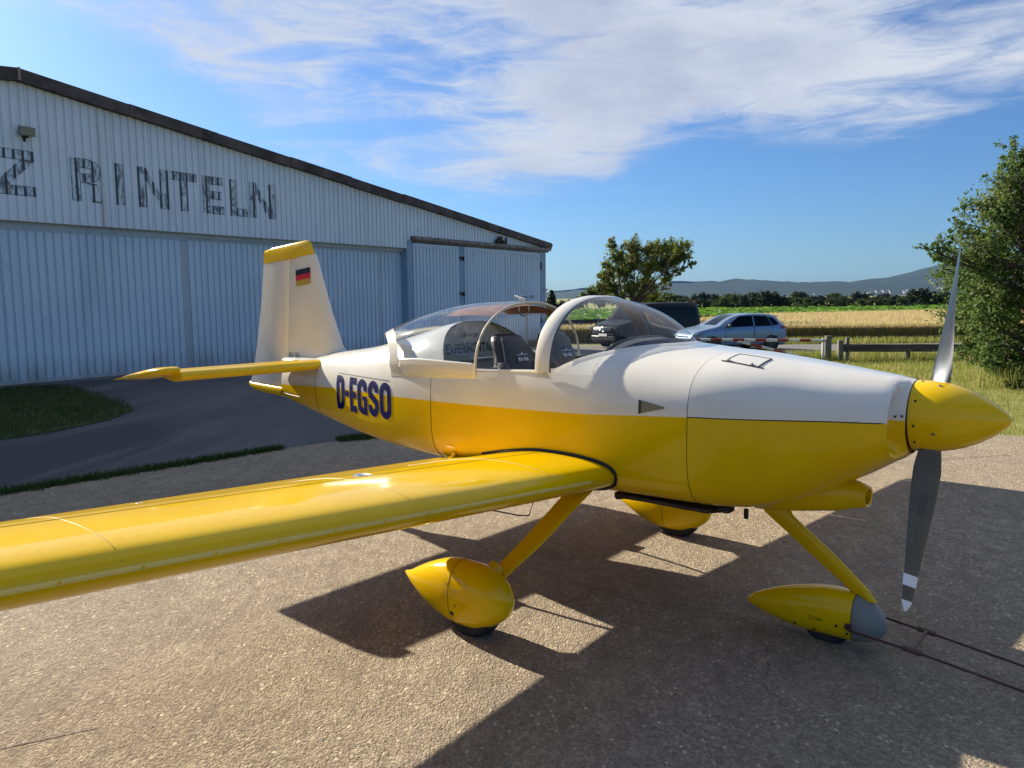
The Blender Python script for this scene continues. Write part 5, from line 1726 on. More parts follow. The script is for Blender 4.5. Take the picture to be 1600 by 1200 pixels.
# direction sign on a post in front of the hangar
sgx = Vector((.30, 26.0, 0)); sgx.z = gz(sgx.x, sgx.y)
sign = empty('direction_sign', (.42, 23.2, gz(.42, 23.2)), math.radians(-6), 'white arrow shaped café direction sign on a post before the hangar corner', 'sign')
zz = -sign.location.z
mb = MB()
for y in (-.008, .008): mb.add([Vector((-.36, y, 1.83 + zz)), Vector((-.25, y, 1.715 + zz)), Vector((.32, y, 1.715 + zz)), Vector((.32, y, 1.955 + zz)), Vector((-.25, y, 1.955 + zz))], [(0, 1, 2, 3, 4) if y < 0 else (4, 3, 2, 1, 0)])
mb.add([Vector((a, y, b + zz)) for y in (-.008, .008) for a, b in ((-.36, 1.83), (-.25, 1.715), (.32, 1.715), (.32, 1.955), (-.25, 1.955))], [(k, (k + 1) % 5, 5 + (k + 1) % 5, 5 + k) for k in range(5)])
ar = mb.build('arrow_board', mat('sign_white', (.72, .75, .78), .45), sign, smooth=0)
text_obj('arrow_lettering', 'Terrasse, Café', .105, (.03, -.0095, 1.835 + zz), (1, 0, 0), (0, 0, 1), M['black'], ar, sx=.75, bold=.0015)
mb = MB(); mb.box((.05, 0, 1.59 + zz), (.52, .016, .20)); lo = mb.build('lower_board', bpy.data.materials['sign_white'], sign, smooth=0)
mb = MB(); mb.box((.04, .035, .95 + zz / 2), (.05, .05, 2.05 + zz)); mb.build('post', M['steel'], sign, smooth=0)

# ================================================================= TREES
M['bark'] = mat('bark', (.065, .050, .036), .9, var=.4, vscale=12, bump=.6, bscale=30)
M['leaf_r'] = blade_mat('silvery_green_leaves', (.065, .120, .024), (.125, .195, .048), (.17, .20, .06), .1, .5)
M['leaf_m'] = blade_mat('yellow_green_leaves', (.090, .145, .018), (.18, .22, .030), (.25, .20, .045), .1, .56)
M['leaf_d'] = blade_mat('dark_conifer_foliage', (.012, .030, .010), (.026, .052, .015), (.03, .05, .014), .1, .15)
M['leaf_h1'] = blade_mat('hedge_leaves_mid', (.045, .085, .020), (.085, .125, .030), (.11, .12, .036), .1, .4)
M['leaf_h2'] = blade_mat('hedge_leaves_dark', (.016, .034, .011), (.034, .056, .016), (.04, .055, .018), .1, .25)
M['leaf_h3'] = blade_mat('hedge_leaves_pale', (.055, .085, .020), (.095, .115, .030), (.12, .11, .04), .1, .35)


def leaf_quads(P, N, size, rng, elong=1.5):
    """P points (n,3), N preferred normals (n,3)"""
    n = len(P)
    nn = N + rng.normal(0, .75, (n, 3)); nn /= np.linalg.norm(nn, axis=1, keepdims=True) + 1e-9
    r = rng.normal(0, 1, (n, 3)); a = np.cross(nn, r); a /= np.linalg.norm(a, axis=1, keepdims=True) + 1e-9; b = np.cross(nn, a)
    s = rng.uniform(.65, 1.25, (n, 1)) * size
    V = np.zeros((n, 4, 3))
    V[:, 0] = P - a * s * elong * .5; V[:, 1] = P + b * s * .38; V[:, 2] = P + a * s * elong * .5; V[:, 3] = P - b * s * .38
    return V


def lobed_tree(name, base, lobes, leaf, lsize, nleaf, ntwig, trunk_r, seed, label, group=None, stems=1, cat='tree', twig_len=.55, fork=.35, leaf_scale=False):
    """lobes: (x,y,z,r) relative to the base; every lobe is a bough with twigs, leaves sit along the twigs"""
    rng = np.random.default_rng(seed)
    t = empty(name, base, 0, label, cat, group)
    mb = MB(); leaves = []; norms = []
    tot = sum(r ** 2 for *_, r in lobes)
    zmax = max(l[2] for l in lobes)
    heads = [Vector((rng.normal(0, .12) * stems, rng.normal(0, .1) * stems, zmax * fork * rng.uniform(.7, 1.2))) for _ in range(max(1, stems))]
    for h in heads:
        mb.tube([Vector((h.x * .25, h.y * .25, -.1)), Vector((h.x * .6, h.y * .6, h.z * .5)), h], [trunk_r, trunk_r * .8, trunk_r * .62], 8)
    tb = MB()
    for (lx, ly, lz, r) in lobes:
        c = Vector((lx, ly, lz)); h = min(heads, key=lambda q: (q - c).length)
        if c.z < h.z * 1.1: h = Vector((h.x * .6, h.y * .6, max(.1, c.z * .55)))
        mid = h.lerp(c, .5) + Vector((rng.normal(0, .08), rng.normal(0, .08), rng.normal(.06, .06))) * r * 2
        br = trunk_r * .42 * min(1, r / .6)
        mb.tube([h, mid, c], [br, br * .7, br * .3], 6)
        k = max(4, int(ntwig * r * r / tot))
        for i in range(k):
            d = Vector(rng.normal(0, 1, 3)); d.normalize(); d.z = d.z * .85 + .12
            L_ = r * rng.uniform(.55, 1.12); s0 = mid.lerp(c, rng.uniform(.2, 1)) if rng.uniform() < .5 else c + d * r * .15
            e = c + d * L_; m_ = s0.lerp(e, .55) + Vector(rng.normal(0, .10, 3)) * r
            if i % 2 == 0: mb.tube([s0, m_, e], [br * .22, br * .14, br * .05], 4, cap=False)
            nl = int(nleaf / max(1, ntwig) * rng.uniform(.5, 1.5) * max(.22, min(1, r / .55 if leaf_scale else 1))) + 1
            u = rng.beta(2.2, 1.1, nl)[:, None]
            S0, Mm, E_ = np.array(s0), np.array(m_), np.array(e)
            P = (1 - u) ** 2 * S0 + 2 * u * (1 - u) * Mm + u ** 2 * E_ + rng.normal(0, twig_len * .16, (nl, 3)) * r
            leaves.append(P); norms.append(np.tile(np.array(d) * .7 + np.array([0, 0, .6]), (nl, 1)))
    mb.build('trunk', M['bark'], t, smooth=60)
    V = leaf_quads(np.concatenate(leaves), np.concatenate(norms), lsize, rng)
    quads_object('crown', V, leaf, t)
    return t


def lob(px, py, rp, depth, base, rng, dj=.5):
    """bough position for the tree standing at base, given across/height offsets read off the photograph"""
    k = depth / FPX
    return ((px - 800) * k - base[0], rng.normal(0, dj) * rp * k, CAM_H + (463 - .01 * (px - 800) - py) * k - base[2], rp * k)


DR = 15.6
rb_ = (10.75, DR, gz(10.75, DR))
rg = np.random.default_rng(5)
LR = [(1562, 252, 34), (1545, 285, 30), (1535, 330, 44), (1585, 330, 70), (1500, 352, 28), (1470, 385, 30), (1440, 386, 20), (1515, 395, 50), (1570, 410, 80), (1480, 415, 24), (1640, 330, 100), (1660, 440, 130), (1545, 460, 52),
      (1600, 490, 90), (1545, 505, 48), (1525, 535, 28), (1570, 555, 48), (1540, 560, 25), (1620, 575, 62), (1690, 560, 110), (1720, 380, 110), (1600, 280, 50), (1650, 240, 60), (1590, 240, 26), (1585, 595, 22), (1566, 226, 14), (1430, 384, 12), (1450, 378, 16), (1455, 398, 14), (1618, 225, 30), (1640, 262, 50), (1575, 262, 30), (1490, 322, 14), (1475, 345, 10)]
lobes = [lob(a, b, c, DR, rb_, rg, .6) for a, b, c in LR]
for l in list(lobes[8:20:2]): lobes.append((l[0] + .3, l[1] + 1.3, l[2], l[3] * .9))
lobed_tree('leafy_tree', rb_, lobes, M['leaf_r'], .060, 62000, 1700, .15, 21, 'large silvery green leafy tree at the edge of the grass behind the propeller', stems=3, fork=.3, leaf_scale=True)
# small pale bush at its foot
sb = (9.75, 14.6, gz(9.75, 14.6))
lobed_tree('low_bush', sb, [(0, 0, .16, .20), (.22, .1, .14, .18), (-.2, .05, .12, .16), (.45, .1, .2, .22)], M['leaf_h3'], .035, 2600, 90, .012, 3, 'low pale bush at the foot of the large leafy tree', cat='bush')

DM = 46.0
mb_ = (7.2, DM, -.37)
LMD = [(986, 382, 17), (956, 380, 12), (962, 398, 18), (948, 412, 13), (990, 402, 22), (1012, 388, 16), (1030, 386, 20), (1048, 382, 16), (1062, 384, 16), (1070, 396, 15), (1076, 410, 9), (1054, 402, 20), (1030, 408, 22), (1008, 418, 20), (975, 420, 20), (946, 428, 15),
       (958, 442, 20), (985, 442, 20), (1012, 442, 20), (1038, 430, 14), (1060, 418, 10), (938, 446, 13), (966, 462, 22), (1000, 462, 22), (1026, 458, 16), (1045, 442, 8)]
lobed_tree('broadleaf_tree', mb_, [lob(a, b, c * .95, DM, mb_, rg, .7) for a, b, c in LMD], M['leaf_m'], .10, 27000, 1100, .11, 8, 'loose yellow green tree standing behind the dark van', stems=3, fork=.35)
bb = (5.3, 47.0, -.37)
lobed_tree('shrub', bb, [lob(a, b, c, 47, bb, rg, .6) for a, b, c in ((926, 458, 15), (912, 464, 11), (938, 466, 14), (904, 470, 8))], M['leaf_h1'], .12, 3000, 160, .05, 12, 'green shrub left of the loose yellow green tree', cat='bush')
b2 = (10.4, 48.5, -.37)
lobed_tree('shrub', b2, [lob(a, b, c, 48.5, b2, rg, .6) for a, b, c in ((1042, 462, 10), (1050, 470, 12), (1034, 472, 10))], M['leaf_h1'], .12, 2200, 120, .05, 14, 'green shrub right of the loose yellow green tree', cat='bush')
ct_ = (2.45, 47.0, -.3)
lobed_tree('conifer', ct_, [lob(a, b, c, 47, ct_, rg, .3) for a, b, c in ((863, 453, 4), (862, 459, 6), (864, 465, 8.5), (862, 472, 10), (866, 480, 11), (860, 484, 10))], M['leaf_d'], .10, 5200, 300, .06, 17, 'small dark pointed conifer beside the hangar corner', cat='tree', fork=.9)

# far hedge trees: a few meshes shared, every tree an object of its own
def proto_tree(seed, lobes, leaf, n, ls):
    t = lobed_tree('hedge_tree', (0, 0, -50), lobes, leaf, ls, n, 170, .10, seed, 'x', 'trees along the far field edge')
    return t


PT = []
for i, lf in enumerate(('leaf_h1', 'leaf_h2', 'leaf_h3', 'leaf_h2', 'leaf_h1')):
    r2 = np.random.default_rng(100 + i); lb = []
    for k in range(9 + i):
        a = r2.uniform(0, 6.28); rr = r2.uniform(0, .62); z = r2.uniform(.22, .78)
        lb.append((math.cos(a) * rr * (1.1 - z * .5), math.sin(a) * rr * (1.1 - z * .5), z, r2.uniform(.20, .34)))
    lb += [(-.5, 0, .16, .26), (.5, 0, .16, .26), (0, .1, .15, .3), (0, -.4, .14, .26)]
    PT.append(proto_tree(200 + i, lb, M[lf], 9000, .060))
FAR = []   # photo column, distance, height, width factor, kind
for px_, y_, w_, kd in ((1065, 462, 26, 0), (1080, 466, 20, 2), (1096, 463, 22, 1), (1112, 464, 22, 0), (1128, 458, 26, 4), (1145, 455, 28, 0), (1160, 458, 24, 1), (1176, 456, 26, 3), (1195, 452, 34, 1), (1212, 456, 26, 3), (1230, 463, 22, 2), (1246, 461, 22, 0),
                        (1262, 462, 20, 4), (1278, 464, 20, 1), (1294, 461, 24, 0), (1310, 463, 22, 3), (1326, 464, 22, 1), (1342, 462, 24, 0), (1358, 464, 20, 2), (1374, 462, 22, 4), (1390, 464, 22, 1), (1404, 460, 24, 0), (1424, 450, 34, 3), (1440, 448, 36, 1), (1456, 452, 30, 3), (1474, 460, 26, 1), (1490, 458, 28, 0), (1510, 456, 30, 4), (1535, 458, 30, 1), (1560, 457, 30, 0), (1590, 458, 30, 3),
                        (880, 466, 18, 1), (895, 464, 22, 0), (1052, 464, 20, 3)):
    FAR.append((px_, y_, w_, kd))
KN = ['mid green', 'dark green', 'pale green', 'blackish green', 'leafy green']
SZ = lambda w: 'broad' if w >= 30 else ('middling' if w >= 24 else 'small')
r2 = np.random.default_rng(9)
used = set(); hedge = []
for i, (px_, y_, w_, kd) in enumerate(FAR):
    D = 118 + r2.uniform(0, 26); k = D / FPX
    H = (463 - .01 * (px_ - 800) - y_) * k + CAM_H + .37
    o = PT[kd] if kd not in used else copy_tree(PT[kd]); used.add(kd)
    o.location = ((px_ - 800) * k, D, -.45); o.rotation_euler = (0, 0, r2.uniform(0, 6.28))
    sw = w_ * k * .95; o.scale = (sw, sw, H * 1.12)
    hedge.append((px_, o, '%s %s tree' % (SZ(w_), KN[kd])))
ORD = 'first second third fourth fifth sixth seventh eighth ninth tenth eleventh twelfth thirteenth fourteenth fifteenth sixteenth seventeenth eighteenth nineteenth twentieth'.split()
ORD += ['twenty-' + w for w in ORD[:9]] + ['thirtieth'] + ['thirty-' + w for w in ORD[:9]]
for i, (px_, o, d_) in enumerate(sorted(hedge, key=lambda q: q[0])):
    o['label'] = '%s in the hedge behind the green field, %s from the left' % (d_, ORD[i])
# second, deeper row of trees
for i in range(44):
    px_ = 1030 + i * 14 + r2.uniform(-8, 8); D = 210 + r2.uniform(0, 120); k = D / FPX
    o = copy_tree(PT[int(r2.integers(0, 5))]); H = (463 - .01 * (px_ - 800) - r2.uniform(450, 459)) * k + 2.2
    o.location = ((px_ - 800) * k, D, -.5); o.rotation_euler = (0, 0, r2.uniform(0, 6.28)); o.scale = (r2.uniform(4.2, 7.5), r2.uniform(4.2, 7.5), H)
    o['group'] = 'distant trees beyond the hedge'; o['label'] = 'distant hazy tree seen over the far hedge below the hills'

# houses on the far slope
HC = [mat('house_render_white', (.70, .68, .64), .8), mat('house_roof_red', (.26, .09, .055), .9), mat('house_roof_grey', (.12, .115, .11), .9)]
def house(i, loc, rz, s, roofm, label):
    h = empty('house', loc, rz, label, 'house', 'houses on the far wooded slope')
    mb = MB(); mb.box((0, 0, 2.2 * s), (11 * s, 8.5 * s, 8.4 * s)); mb.build('wall', HC[0], h, smooth=0)
    mb = MB(); a, b, z0, z1 = 5.8 * s, 4.8 * s, 6.3 * s, 10 * s
    mb.add([Vector((-a, -b, z0)), Vector((a, -b, z0)), Vector((a, b, z0)), Vector((-a, b, z0)), Vector((-a, 0, z1)), Vector((a, 0, z1))], [(0, 1, 5, 4), (2, 3, 4, 5), (1, 2, 5), (3, 0, 4), (0, 3, 2, 1)])
    mb.build('roof', roofm, h, smooth=0)
    return h


dg = bpy.context.evaluated_depsgraph_get()
hob = bpy.data.objects['hills']
hb = BVHTree.FromPolygons([v.co.copy() for v in hob.data.vertices], [tuple(p.vertices) for p in hob.data.polygons])
h0 = None
r3 = np.random.default_rng(77)
for i in range(44):
    if i < 34: px_, py_ = r3.uniform(1352, 1432), r3.uniform(450, 458.5)
    elif i < 38: px_, py_ = r3.uniform(1240, 1300), r3.uniform(455, 459)
    else: px_, py_ = r3.uniform(1455, 1475), r3.uniform(444, 449)
    d = Vector(((px_ - 800) / FPX, 1, (463 - .01 * (px_ - 800) - py_) / FPX)).normalized()
    hit = hb.ray_cast(Vector((0, 0, CAM_H)), d, 9000)
    if hit[0] is None: continue
    rr = i % 3 != 0
    lab = 'tiny white house with %s roof among the trees on the far slope' % ('red' if rr else 'grey')
    if h0 is None or i == 1:   # one of each roof colour is built, the rest are copies
        h0 = house(i, hit[0], r3.uniform(-.6, .6), .85, HC[1] if rr else HC[2], lab)
        if i == 0: hA = h0
        else: hB = h0
    else:
        h = copy_tree(hB if rr else hA); h.location = hit[0]; h.rotation_euler = (0, 0, r3.uniform(-.6, .6)); s_ = r3.uniform(.5, .9); h.scale = (s_, s_, s_); h['label'] = lab
# farmhouse roof just visible behind the far hedge
fh = house(99, ((1079 - 800) / FPX * 190, 190, -1.6), .5, .26, HC[1], 'pale farm building with orange roof half hidden by the far hedge'); del fh['group']

# ================================================================= VEHICLES
def car_paint(name, col, metal=.5, rough=.3):
    return mat(name, col, rough, metal=metal, coat=.4 if col[0] > .1 else .0, spec=.3 if col[0] > .1 else .12)


def make_vehicle(kind, root, P):
    """P: dict with profile tables over x (0 = rear bumper, L = nose); builds body, glass, wheels, lamps"""
    L = P['L']; W = P['W'] / 2
    zt = lambda x: interp(*zip(*P['top']), x)          # outline on the centre line
    zs = lambda x: interp(*zip(*P['belt']), x)         # shoulder line
    wd = lambda x: W * interp(*zip(*P['plan']), x)     # plan half width
    tb = P['tumble']
    zk = P['sill']

    def sect(x):
        w, t, s = wd(x), zt(x), min(zs(x), zt(x) - .02)
        g = max(0, min(1, (t - s - .04) / .25))       # greenhouse amount
        yr = w * (1 - tb * g) - .03
        A = [(0, zk), (w * .86, zk), (w * .965, zk + .06), (w * .985, zk + .22), (w, (zk + s) * .5 + .06), (w * .99, s - .06), (w * .965, s)]
        B = []
        for k in (.25, .5, .75, .9): B.append((w * .965 + (yr - w * .965) * (k ** 1.25), s + (t - .055 * g - .01 - s) * k))
        B += [(yr - .035 * g - .02, t - .022 * g - .004), (yr * .62, t - .004), (0, t)]
        return A + B
    xs = P['xs']
    mb = MB()
    rows = [[(x, y, z) for y, z in sect(x)] for x in xs]
    both(mb, rows, 0)
    for r, fl in ((rows[0], False), (rows[-1], True)):
        poly = [Vector((x, -y, z)) for x, y, z in r] + [Vector((x, y, z)) for x, y, z in r[::-1][1:-1]]
        mb.add(poly, [tuple(range(len(poly)))[::-1 if fl else 1]])
    # carve wheel arches: drop faces, then dark liners
    me = mb.mesh('body', [P['paint'], M['black']], smooth=0)
    bm = bmesh.new(); bm.from_mesh(me); bmesh.ops.remove_doubles(bm, verts=bm.verts, dist=1e-4)
    bm.normal_update(); bmesh.ops.recalc_face_normals(bm, faces=bm.faces)
    bm.to_mesh(me); bm.free()
    me.shade_smooth(); me.set_sharp_from_angle(angle=math.radians(32))
    body = mesh_obj('body', me, root)
    surf = BVHTree.FromPolygons([v.co.copy() for v in me.vertices], [tuple(p.vertices) for p in me.polygons])

    def onside(x, z, s, off):
        h = surf.ray_cast(Vector((x, s * 3, z)), Vector((0, -s, 0)))
        y = abs(h[0].y) if h[0] is not None else W
        return Vector((x, s * (y + off), z))

    def side_patch(name, poly, s, off, mt, parent, n=8):
        """poly: quad corners (x,z) bl, br, tr, tl"""
        mbp = MB(); V = []
        for j in range(n + 1):
            for i in range(n + 1):
                a, b = i / n, j / n
                x = (poly[0][0] * (1 - a) + poly[1][0] * a) * (1 - b) + (poly[3][0] * (1 - a) + poly[2][0] * a) * b
                z = (poly[0][1] * (1 - a) + poly[1][1] * a) * (1 - b) + (poly[3][1] * (1 - a) + poly[2][1] * a) * b
                V.append(onside(x, z, s, off))
        mbp.add(V, [((j * (n + 1) + i, j * (n + 1) + i + 1, (j + 1) * (n + 1) + i + 1, (j + 1) * (n + 1) + i))[::1 if s < 0 else -1] for j in range(n) for i in range(n)])
        return mbp.build(name, mt, parent, smooth=60)

    def top_patch(name, x0, x1, yk, off, mt, n=10, z0=None):
        """patch on the upper outline between x0 and x1 (windscreen, rear window)"""
        mbp = MB(); V = []
        for j in range(n + 1):
            x = x0 + (x1 - x0) * j / n
            sc_ = sect(x)
            for i in range(n + 1):
                u = -1 + 2 * i / n
                yy = u * yk * max(.2, sc_[-2][0] / .62)
                h = surf.ray_cast(Vector((x, yy, 3)), Vector((0, 0, -1)))
                nrm = h[1] if h[1].z > 0 else -h[1]
                V.append(h[0] + nrm * off)
        mbp.add(V, [(j * (n + 1) + i, (j + 1) * (n + 1) + i, (j + 1) * (n + 1) + i + 1, j * (n + 1) + i + 1) for j in range(n) for i in range(n)])
        return mbp.build(name, mt, root, smooth=60)
    for nm, x0, x1, yk in P['screens']: top_patch(nm, x0, x1, yk, .006, M['carglass'])
    for s in (-1, 1):
        for poly in P['windows']: side_patch('side_window', poly, s, .006, M['carglass_d'], root)
        for poly in P['doors']:
            d = side_patch('door', poly, s, .003, P['paint'], root)
            hx, hz = poly[0][0] * .80 + poly[1][0] * .20, poly[2][1] - .10
            c = onside(hx, hz, s, .016); mbp = MB(); mbp.box(c, (.20, .025, .03)); mbp.build('door_handle', P['paint'], d, bevel=.006)
            mbp = MB(); ln = [onside(poly[0][0] + (poly[3][0] - poly[0][0]) * b, poly[0][1] + (poly[3][1] - poly[0][1]) * b, s, .004) for b in lin(0, 1, 8)]; mbp.tube(ln, .006, 5)
            ln = [onside(poly[1][0] + (poly[2][0] - poly[1][0]) * b, poly[1][1] + (poly[2][1] - poly[1][1]) * b, s, .004) for b in lin(0, 1, 8)]; mbp.tube(ln, .006, 5)
            mbp.build('door_gap', M['seam'], d)
        for poly, nm, mt in P['trim']: side_patch(nm, poly, s, .006, mt, root, 4)
        mx, mz = P['mirror']
        c = onside(mx, mz, s, .10); mbp = MB(); mbp.box(c, (.11, .17, .13), top=.85); mbp.box(c + Vector((0, -s * .10, -.05)), (.06, .10, .04)); mbp.build('door_mirror', M['black'], root, bevel=.02)
        for xw in P['axles']:
            r = P['wr']; yy = onside(xw, .42, s, 0).y
            mbp = MB(); mbp.lathe([(-.004, r * 1.16), (.006, r * 1.16), (.0065, 0)], (xw, yy, r * 1.01), (0, s, 0), 30); mbp.build('wheel_arch', M['black'], root, smooth=40)
            wg = empty('wheel'); wg.parent = root
            yw = yy - s * .06
            mbp = MB(); mbp.lathe([(-.10, r * .6), (-.10, r * .93), (-.08, r), (.06, r), (.085, r * .94), (.09, r * .74), (.05, r * .70)], (xw, yw, r), (0, s, 0), 28); mbp.build('tyre', M['rubber'], wg, smooth=40)
            mbp = MB(); mbp.lathe([(.03, r * .71), (.055, r * .68), (.02, r * .60), (.01, .02)], (xw, yw, r), (0, s, 0), 28)
            for q in range(5):
                a = 2 * math.pi * q / 5
                mbp.box(Vector((xw + math.cos(a) * r * .36, yw + s * .045, r + math.sin(a) * r * .36)), (r * .62, .02, .06), rot=Matrix.Rotation(-a, 3, 'Y'))
            mbp.lathe([(.03, .06), (.065, .05), (.067, 0)], (xw, yw, r), (0, s, 0), 14)
            mbp.build('rim', P['rim'], wg, smooth=30)
    return body, onside, side_patch, top_patch, sect


M['carglass_d'] = glass_mat('dark_side_glass', (.05, .06, .065), .5, 0)
M['hatch'] = car_paint('ice_blue_metallic', (.17, .26, .38), .35, .3)
M['vanp'] = car_paint('dark_grey_metallic', (.014, .016, .020), .0, .3)
M['chrome'] = mat('chrome', (.75, .75, .75), .12, metal=1)
M['lampred'] = mat('tail_lamp_red', (.35, .01, .012), .2, coat=1)
M['lampw'] = mat('head_lamp_clear', (.62, .65, .68), .12, metal=.7, coat=1)
M['plate'] = mat('plate_white', (.78, .78, .76), .5)

# hatchback: drives towards -X in its picture; local x runs rear -> nose
HB = dict(L=4.28, W=1.79, sill=.20, tumble=.20, paint=M['hatch'], wr=.315, rim=M['alu'],
          top=[(0, .62), (.03, .80), (.14, .98), (.30, 1.22), (.52, 1.395), (.9, 1.450), (1.5, 1.468), (2.1, 1.440), (2.5, 1.34), (2.95, 1.10), (3.18, .985), (3.6, .905), (3.95, .82), (4.18, .70), (4.28, .50)],
          belt=[(0, .60), (.12, .90), (.5, .955), (1.5, .93), (2.6, .905), (3.2, .90), (3.7, .84), (4.1, .72), (4.28, .48)],
          plan=[(0, .80), (.15, .93), (.6, .985), (1.5, 1), (2.8, 1), (3.5, .985), (3.95, .92), (4.18, .78), (4.28, .62)],
          xs=[0, .03, .08, .14, .22, .30, .40, .52, .7, .9, 1.2, 1.5, 1.8, 2.1, 2.3, 2.5, 2.75, 2.95, 3.1, 3.2, 3.4, 3.6, 3.8, 3.95, 4.08, 4.18, 4.25, 4.28],
          screens=[('windscreen', 2.20, 3.08, .56), ('rear_window', .17, .46, .52)],
          windows=[[(1.62, .965), (2.86, .945), (2.20, 1.36), (1.62, 1.385)], [(.78, .975), (1.56, .965), (1.56, 1.385), (.95, 1.36)], [(.42, 1.03), (.74, .985), (.90, 1.33), (.66, 1.28)]],
          doors=[[(1.60, .30), (2.88, .30), (2.92, .93), (1.60, .955)], [(.95, .50), (1.58, .30), (1.58, .955), (.72, .965)]],
          trim=[([(1.0, .205), (3.05, .205), (3.05, .27), (1.0, .27)], 'side_skirt', M['black'])],
          mirror=(2.72, 1.0), axles=(.82, 3.42))


def place_vehicle(root, world_xy, ang):
    root.location = (world_xy[0], world_xy[1], gz(*world_xy) + .016); root.rotation_euler = (0, 0, ang)


# rear axle near side wheel stands at photo column 1205, nose points left and a little towards the camera
hbk = empty('hatchback_car', (0, 0, 0), 0, 'ice blue metallic hatchback parked on the road behind the red and white barrier', 'car')
body, onside, spatch, tpatch, sect = make_vehicle('car', hbk, HB)
HD = math.radians(180 + 17)
fwd = Vector((math.cos(HD), math.sin(HD)))
near = Vector((-fwd.y, fwd.x)) * -1            # side towards the camera: local -Y or +Y
# local +Y is to the left of travel; facing -X the left side looks towards -Y (the camera)
rw = Vector(((1205 - 800) / FPX * 30.6, 30.6))
lefts = Vector((-fwd.y, fwd.x))
org = rw - fwd * .82 - lefts * .85
place_vehicle(hbk, org, HD)
for s in (-1, 1):
    p = MB(); V = [onside(4.02, .60, s, .006), onside(4.20, .56, s * 1.0, .006), onside(4.20, .68, s, .006), onside(3.90, .735, s, .006)]
    p.add(V, [(0, 1, 2, 3) if s < 0 else (3, 2, 1, 0)]); p.build('headlight', M['lampw'], hbk, smooth=0)
    p = MB(); V = [onside(.04, .78, s, .006), onside(.40, .84, s, .006), onside(.34, .95, s, .006), onside(.10, .93, s, .006)]
    p.add(V, [(0, 1, 2, 3) if s < 0 else (3, 2, 1, 0)]); p.build('tail_light', M['lampred'], hbk, smooth=0)
p = MB(); p.box((4.262, 0, .36), (.06, 1.05, .16)); p.build('lower_grille', M['black'], hbk, bevel=.02)
p = MB(); p.box((4.268, 0, .60), (.03, .95, .045)); p.build('upper_grille', M['black'], hbk, bevel=.01)
p = MB(); p.box((4.302, 0, .455), (.012, .52, .11)); p.build('number_plate', M['plate'], hbk)
p = MB(); p.box((.36, 0, 1.352), (.26, 1.10, .022), rot=Matrix.Rotation(-.10, 3, 'Y')); p.build('roof_spoiler', M['hatch'], hbk, bevel=.008)
p = MB(); p.box((2.42, -.12, 1.28), (.01, .2, .1)); p.build('inner_mirror', M['black'], hbk)

# dark van
VN = dict(L=5.14, W=1.93, sill=.24, tumble=.12, paint=M['vanp'], wr=.335, rim=M['alu'],
          top=[(0, .70), (.02, 1.0), (.06, 1.55), (.16, 1.80), (.40, 1.885), (1.0, 1.905), (2.6, 1.905), (3.3, 1.87), (3.62, 1.76), (4.0, 1.42), (4.22, 1.185), (4.45, 1.10), (4.80, 1.02), (4.98, .93), (5.10, .78), (5.14, .55)],
          belt=[(0, .68), (.05, 1.05), (.5, 1.12), (2.5, 1.12), (3.9, 1.07), (4.3, 1.03), (4.8, .94), (5.08, .74), (5.14, .52)],
          plan=[(0, .90), (.1, .965), (.5, 1), (2.5, 1), (4.1, .99), (4.6, .95), (4.95, .86), (5.1, .76), (5.14, .66)],
          xs=[0, .02, .06, .11, .16, .26, .40, .7, 1.0, 1.6, 2.2, 2.6, 3.0, 3.3, 3.48, 3.62, 3.8, 4.0, 4.12, 4.22, 4.35, 4.5, 4.65, 4.8, 4.9, 4.98, 5.06, 5.1, 5.14],
          screens=[('windscreen', 3.64, 4.20, .64)],
          windows=[[(2.98, 1.14), (4.02, 1.10), (3.62, 1.66), (2.98, 1.72)], [(1.62, 1.15), (2.86, 1.15), (2.86, 1.72), (1.62, 1.72)], [(.30, 1.15), (1.50, 1.15), (1.50, 1.72), (.36, 1.70)]],
          doors=[[(2.92, .42), (4.02, .42), (4.06, 1.08), (2.92, 1.12)], [(1.56, .34), (2.88, .34), (2.88, 1.13), (1.56, 1.13)]],
          trim=[([(.9, .25), (3.6, .25), (3.6, .36), (.9, .36)], 'side_skirt', M['black'])],
          mirror=(3.95, 1.15), axles=(.95, 4.15))
van = empty('parked_van', (0, 0, 0), 0, 'dark grey passenger van with chrome grille parked behind the canopy', 'van')
body, onside, spatch, tpatch, sect = make_vehicle('van', van, VN)
VA = math.radians(180 + 35)
fwd = Vector((math.cos(VA), math.sin(VA))); lefts = Vector((-fwd.y, fwd.x))
nose = Vector(((943 - 800) / FPX * 33.0, 33.0))
place_vehicle(van, nose - fwd * 5.14, VA)
for s in (-1, 1):
    p = MB(); V = [onside(4.86, .74, s, .008), onside(5.09, .70, s, .008), onside(5.07, .86, s, .008), onside(4.80, .93, s, .008)]
    p.add(V, [(0, 1, 2, 3) if s < 0 else (3, 2, 1, 0)]); p.build('headlight', M['lampw'], van, smooth=0)
p = MB(); p.box((5.10, 0, .80), (.08, 1.00, .20)); gr = p.build('grille', M['black'], van, bevel=.03)
for z in (.755, .80, .845):
    p = MB(); p.box((5.145, 0, z), (.02, .98, .022)); p.build('grille_bar', M['chrome'], gr, bevel=.004)
p = MB(); 
p.tube([Vector((5.165, math.cos(t) * .095, .80 + math.sin(t) * .095)) for t in lin(0, 2 * math.pi, 24)], .010, 6, cap=False)
for a in (90, 210, 330): p.tube([(5.165, 0, .80), (5.165, math.cos(math.radians(a)) * .092, .80 + math.sin(math.radians(a)) * .092)], [.014, .005], 5)
p.build('front_emblem', M['chrome'], gr)
p = MB(); p.box((5.12, 0, .42), (.08, 1.5, .20)); p.build('bumper_intake', M['black'], van, bevel=.03)
p = MB(); p.box((5.165, 0, .56), (.012, .52, .11)); p.build('number_plate', M['plate'], van)

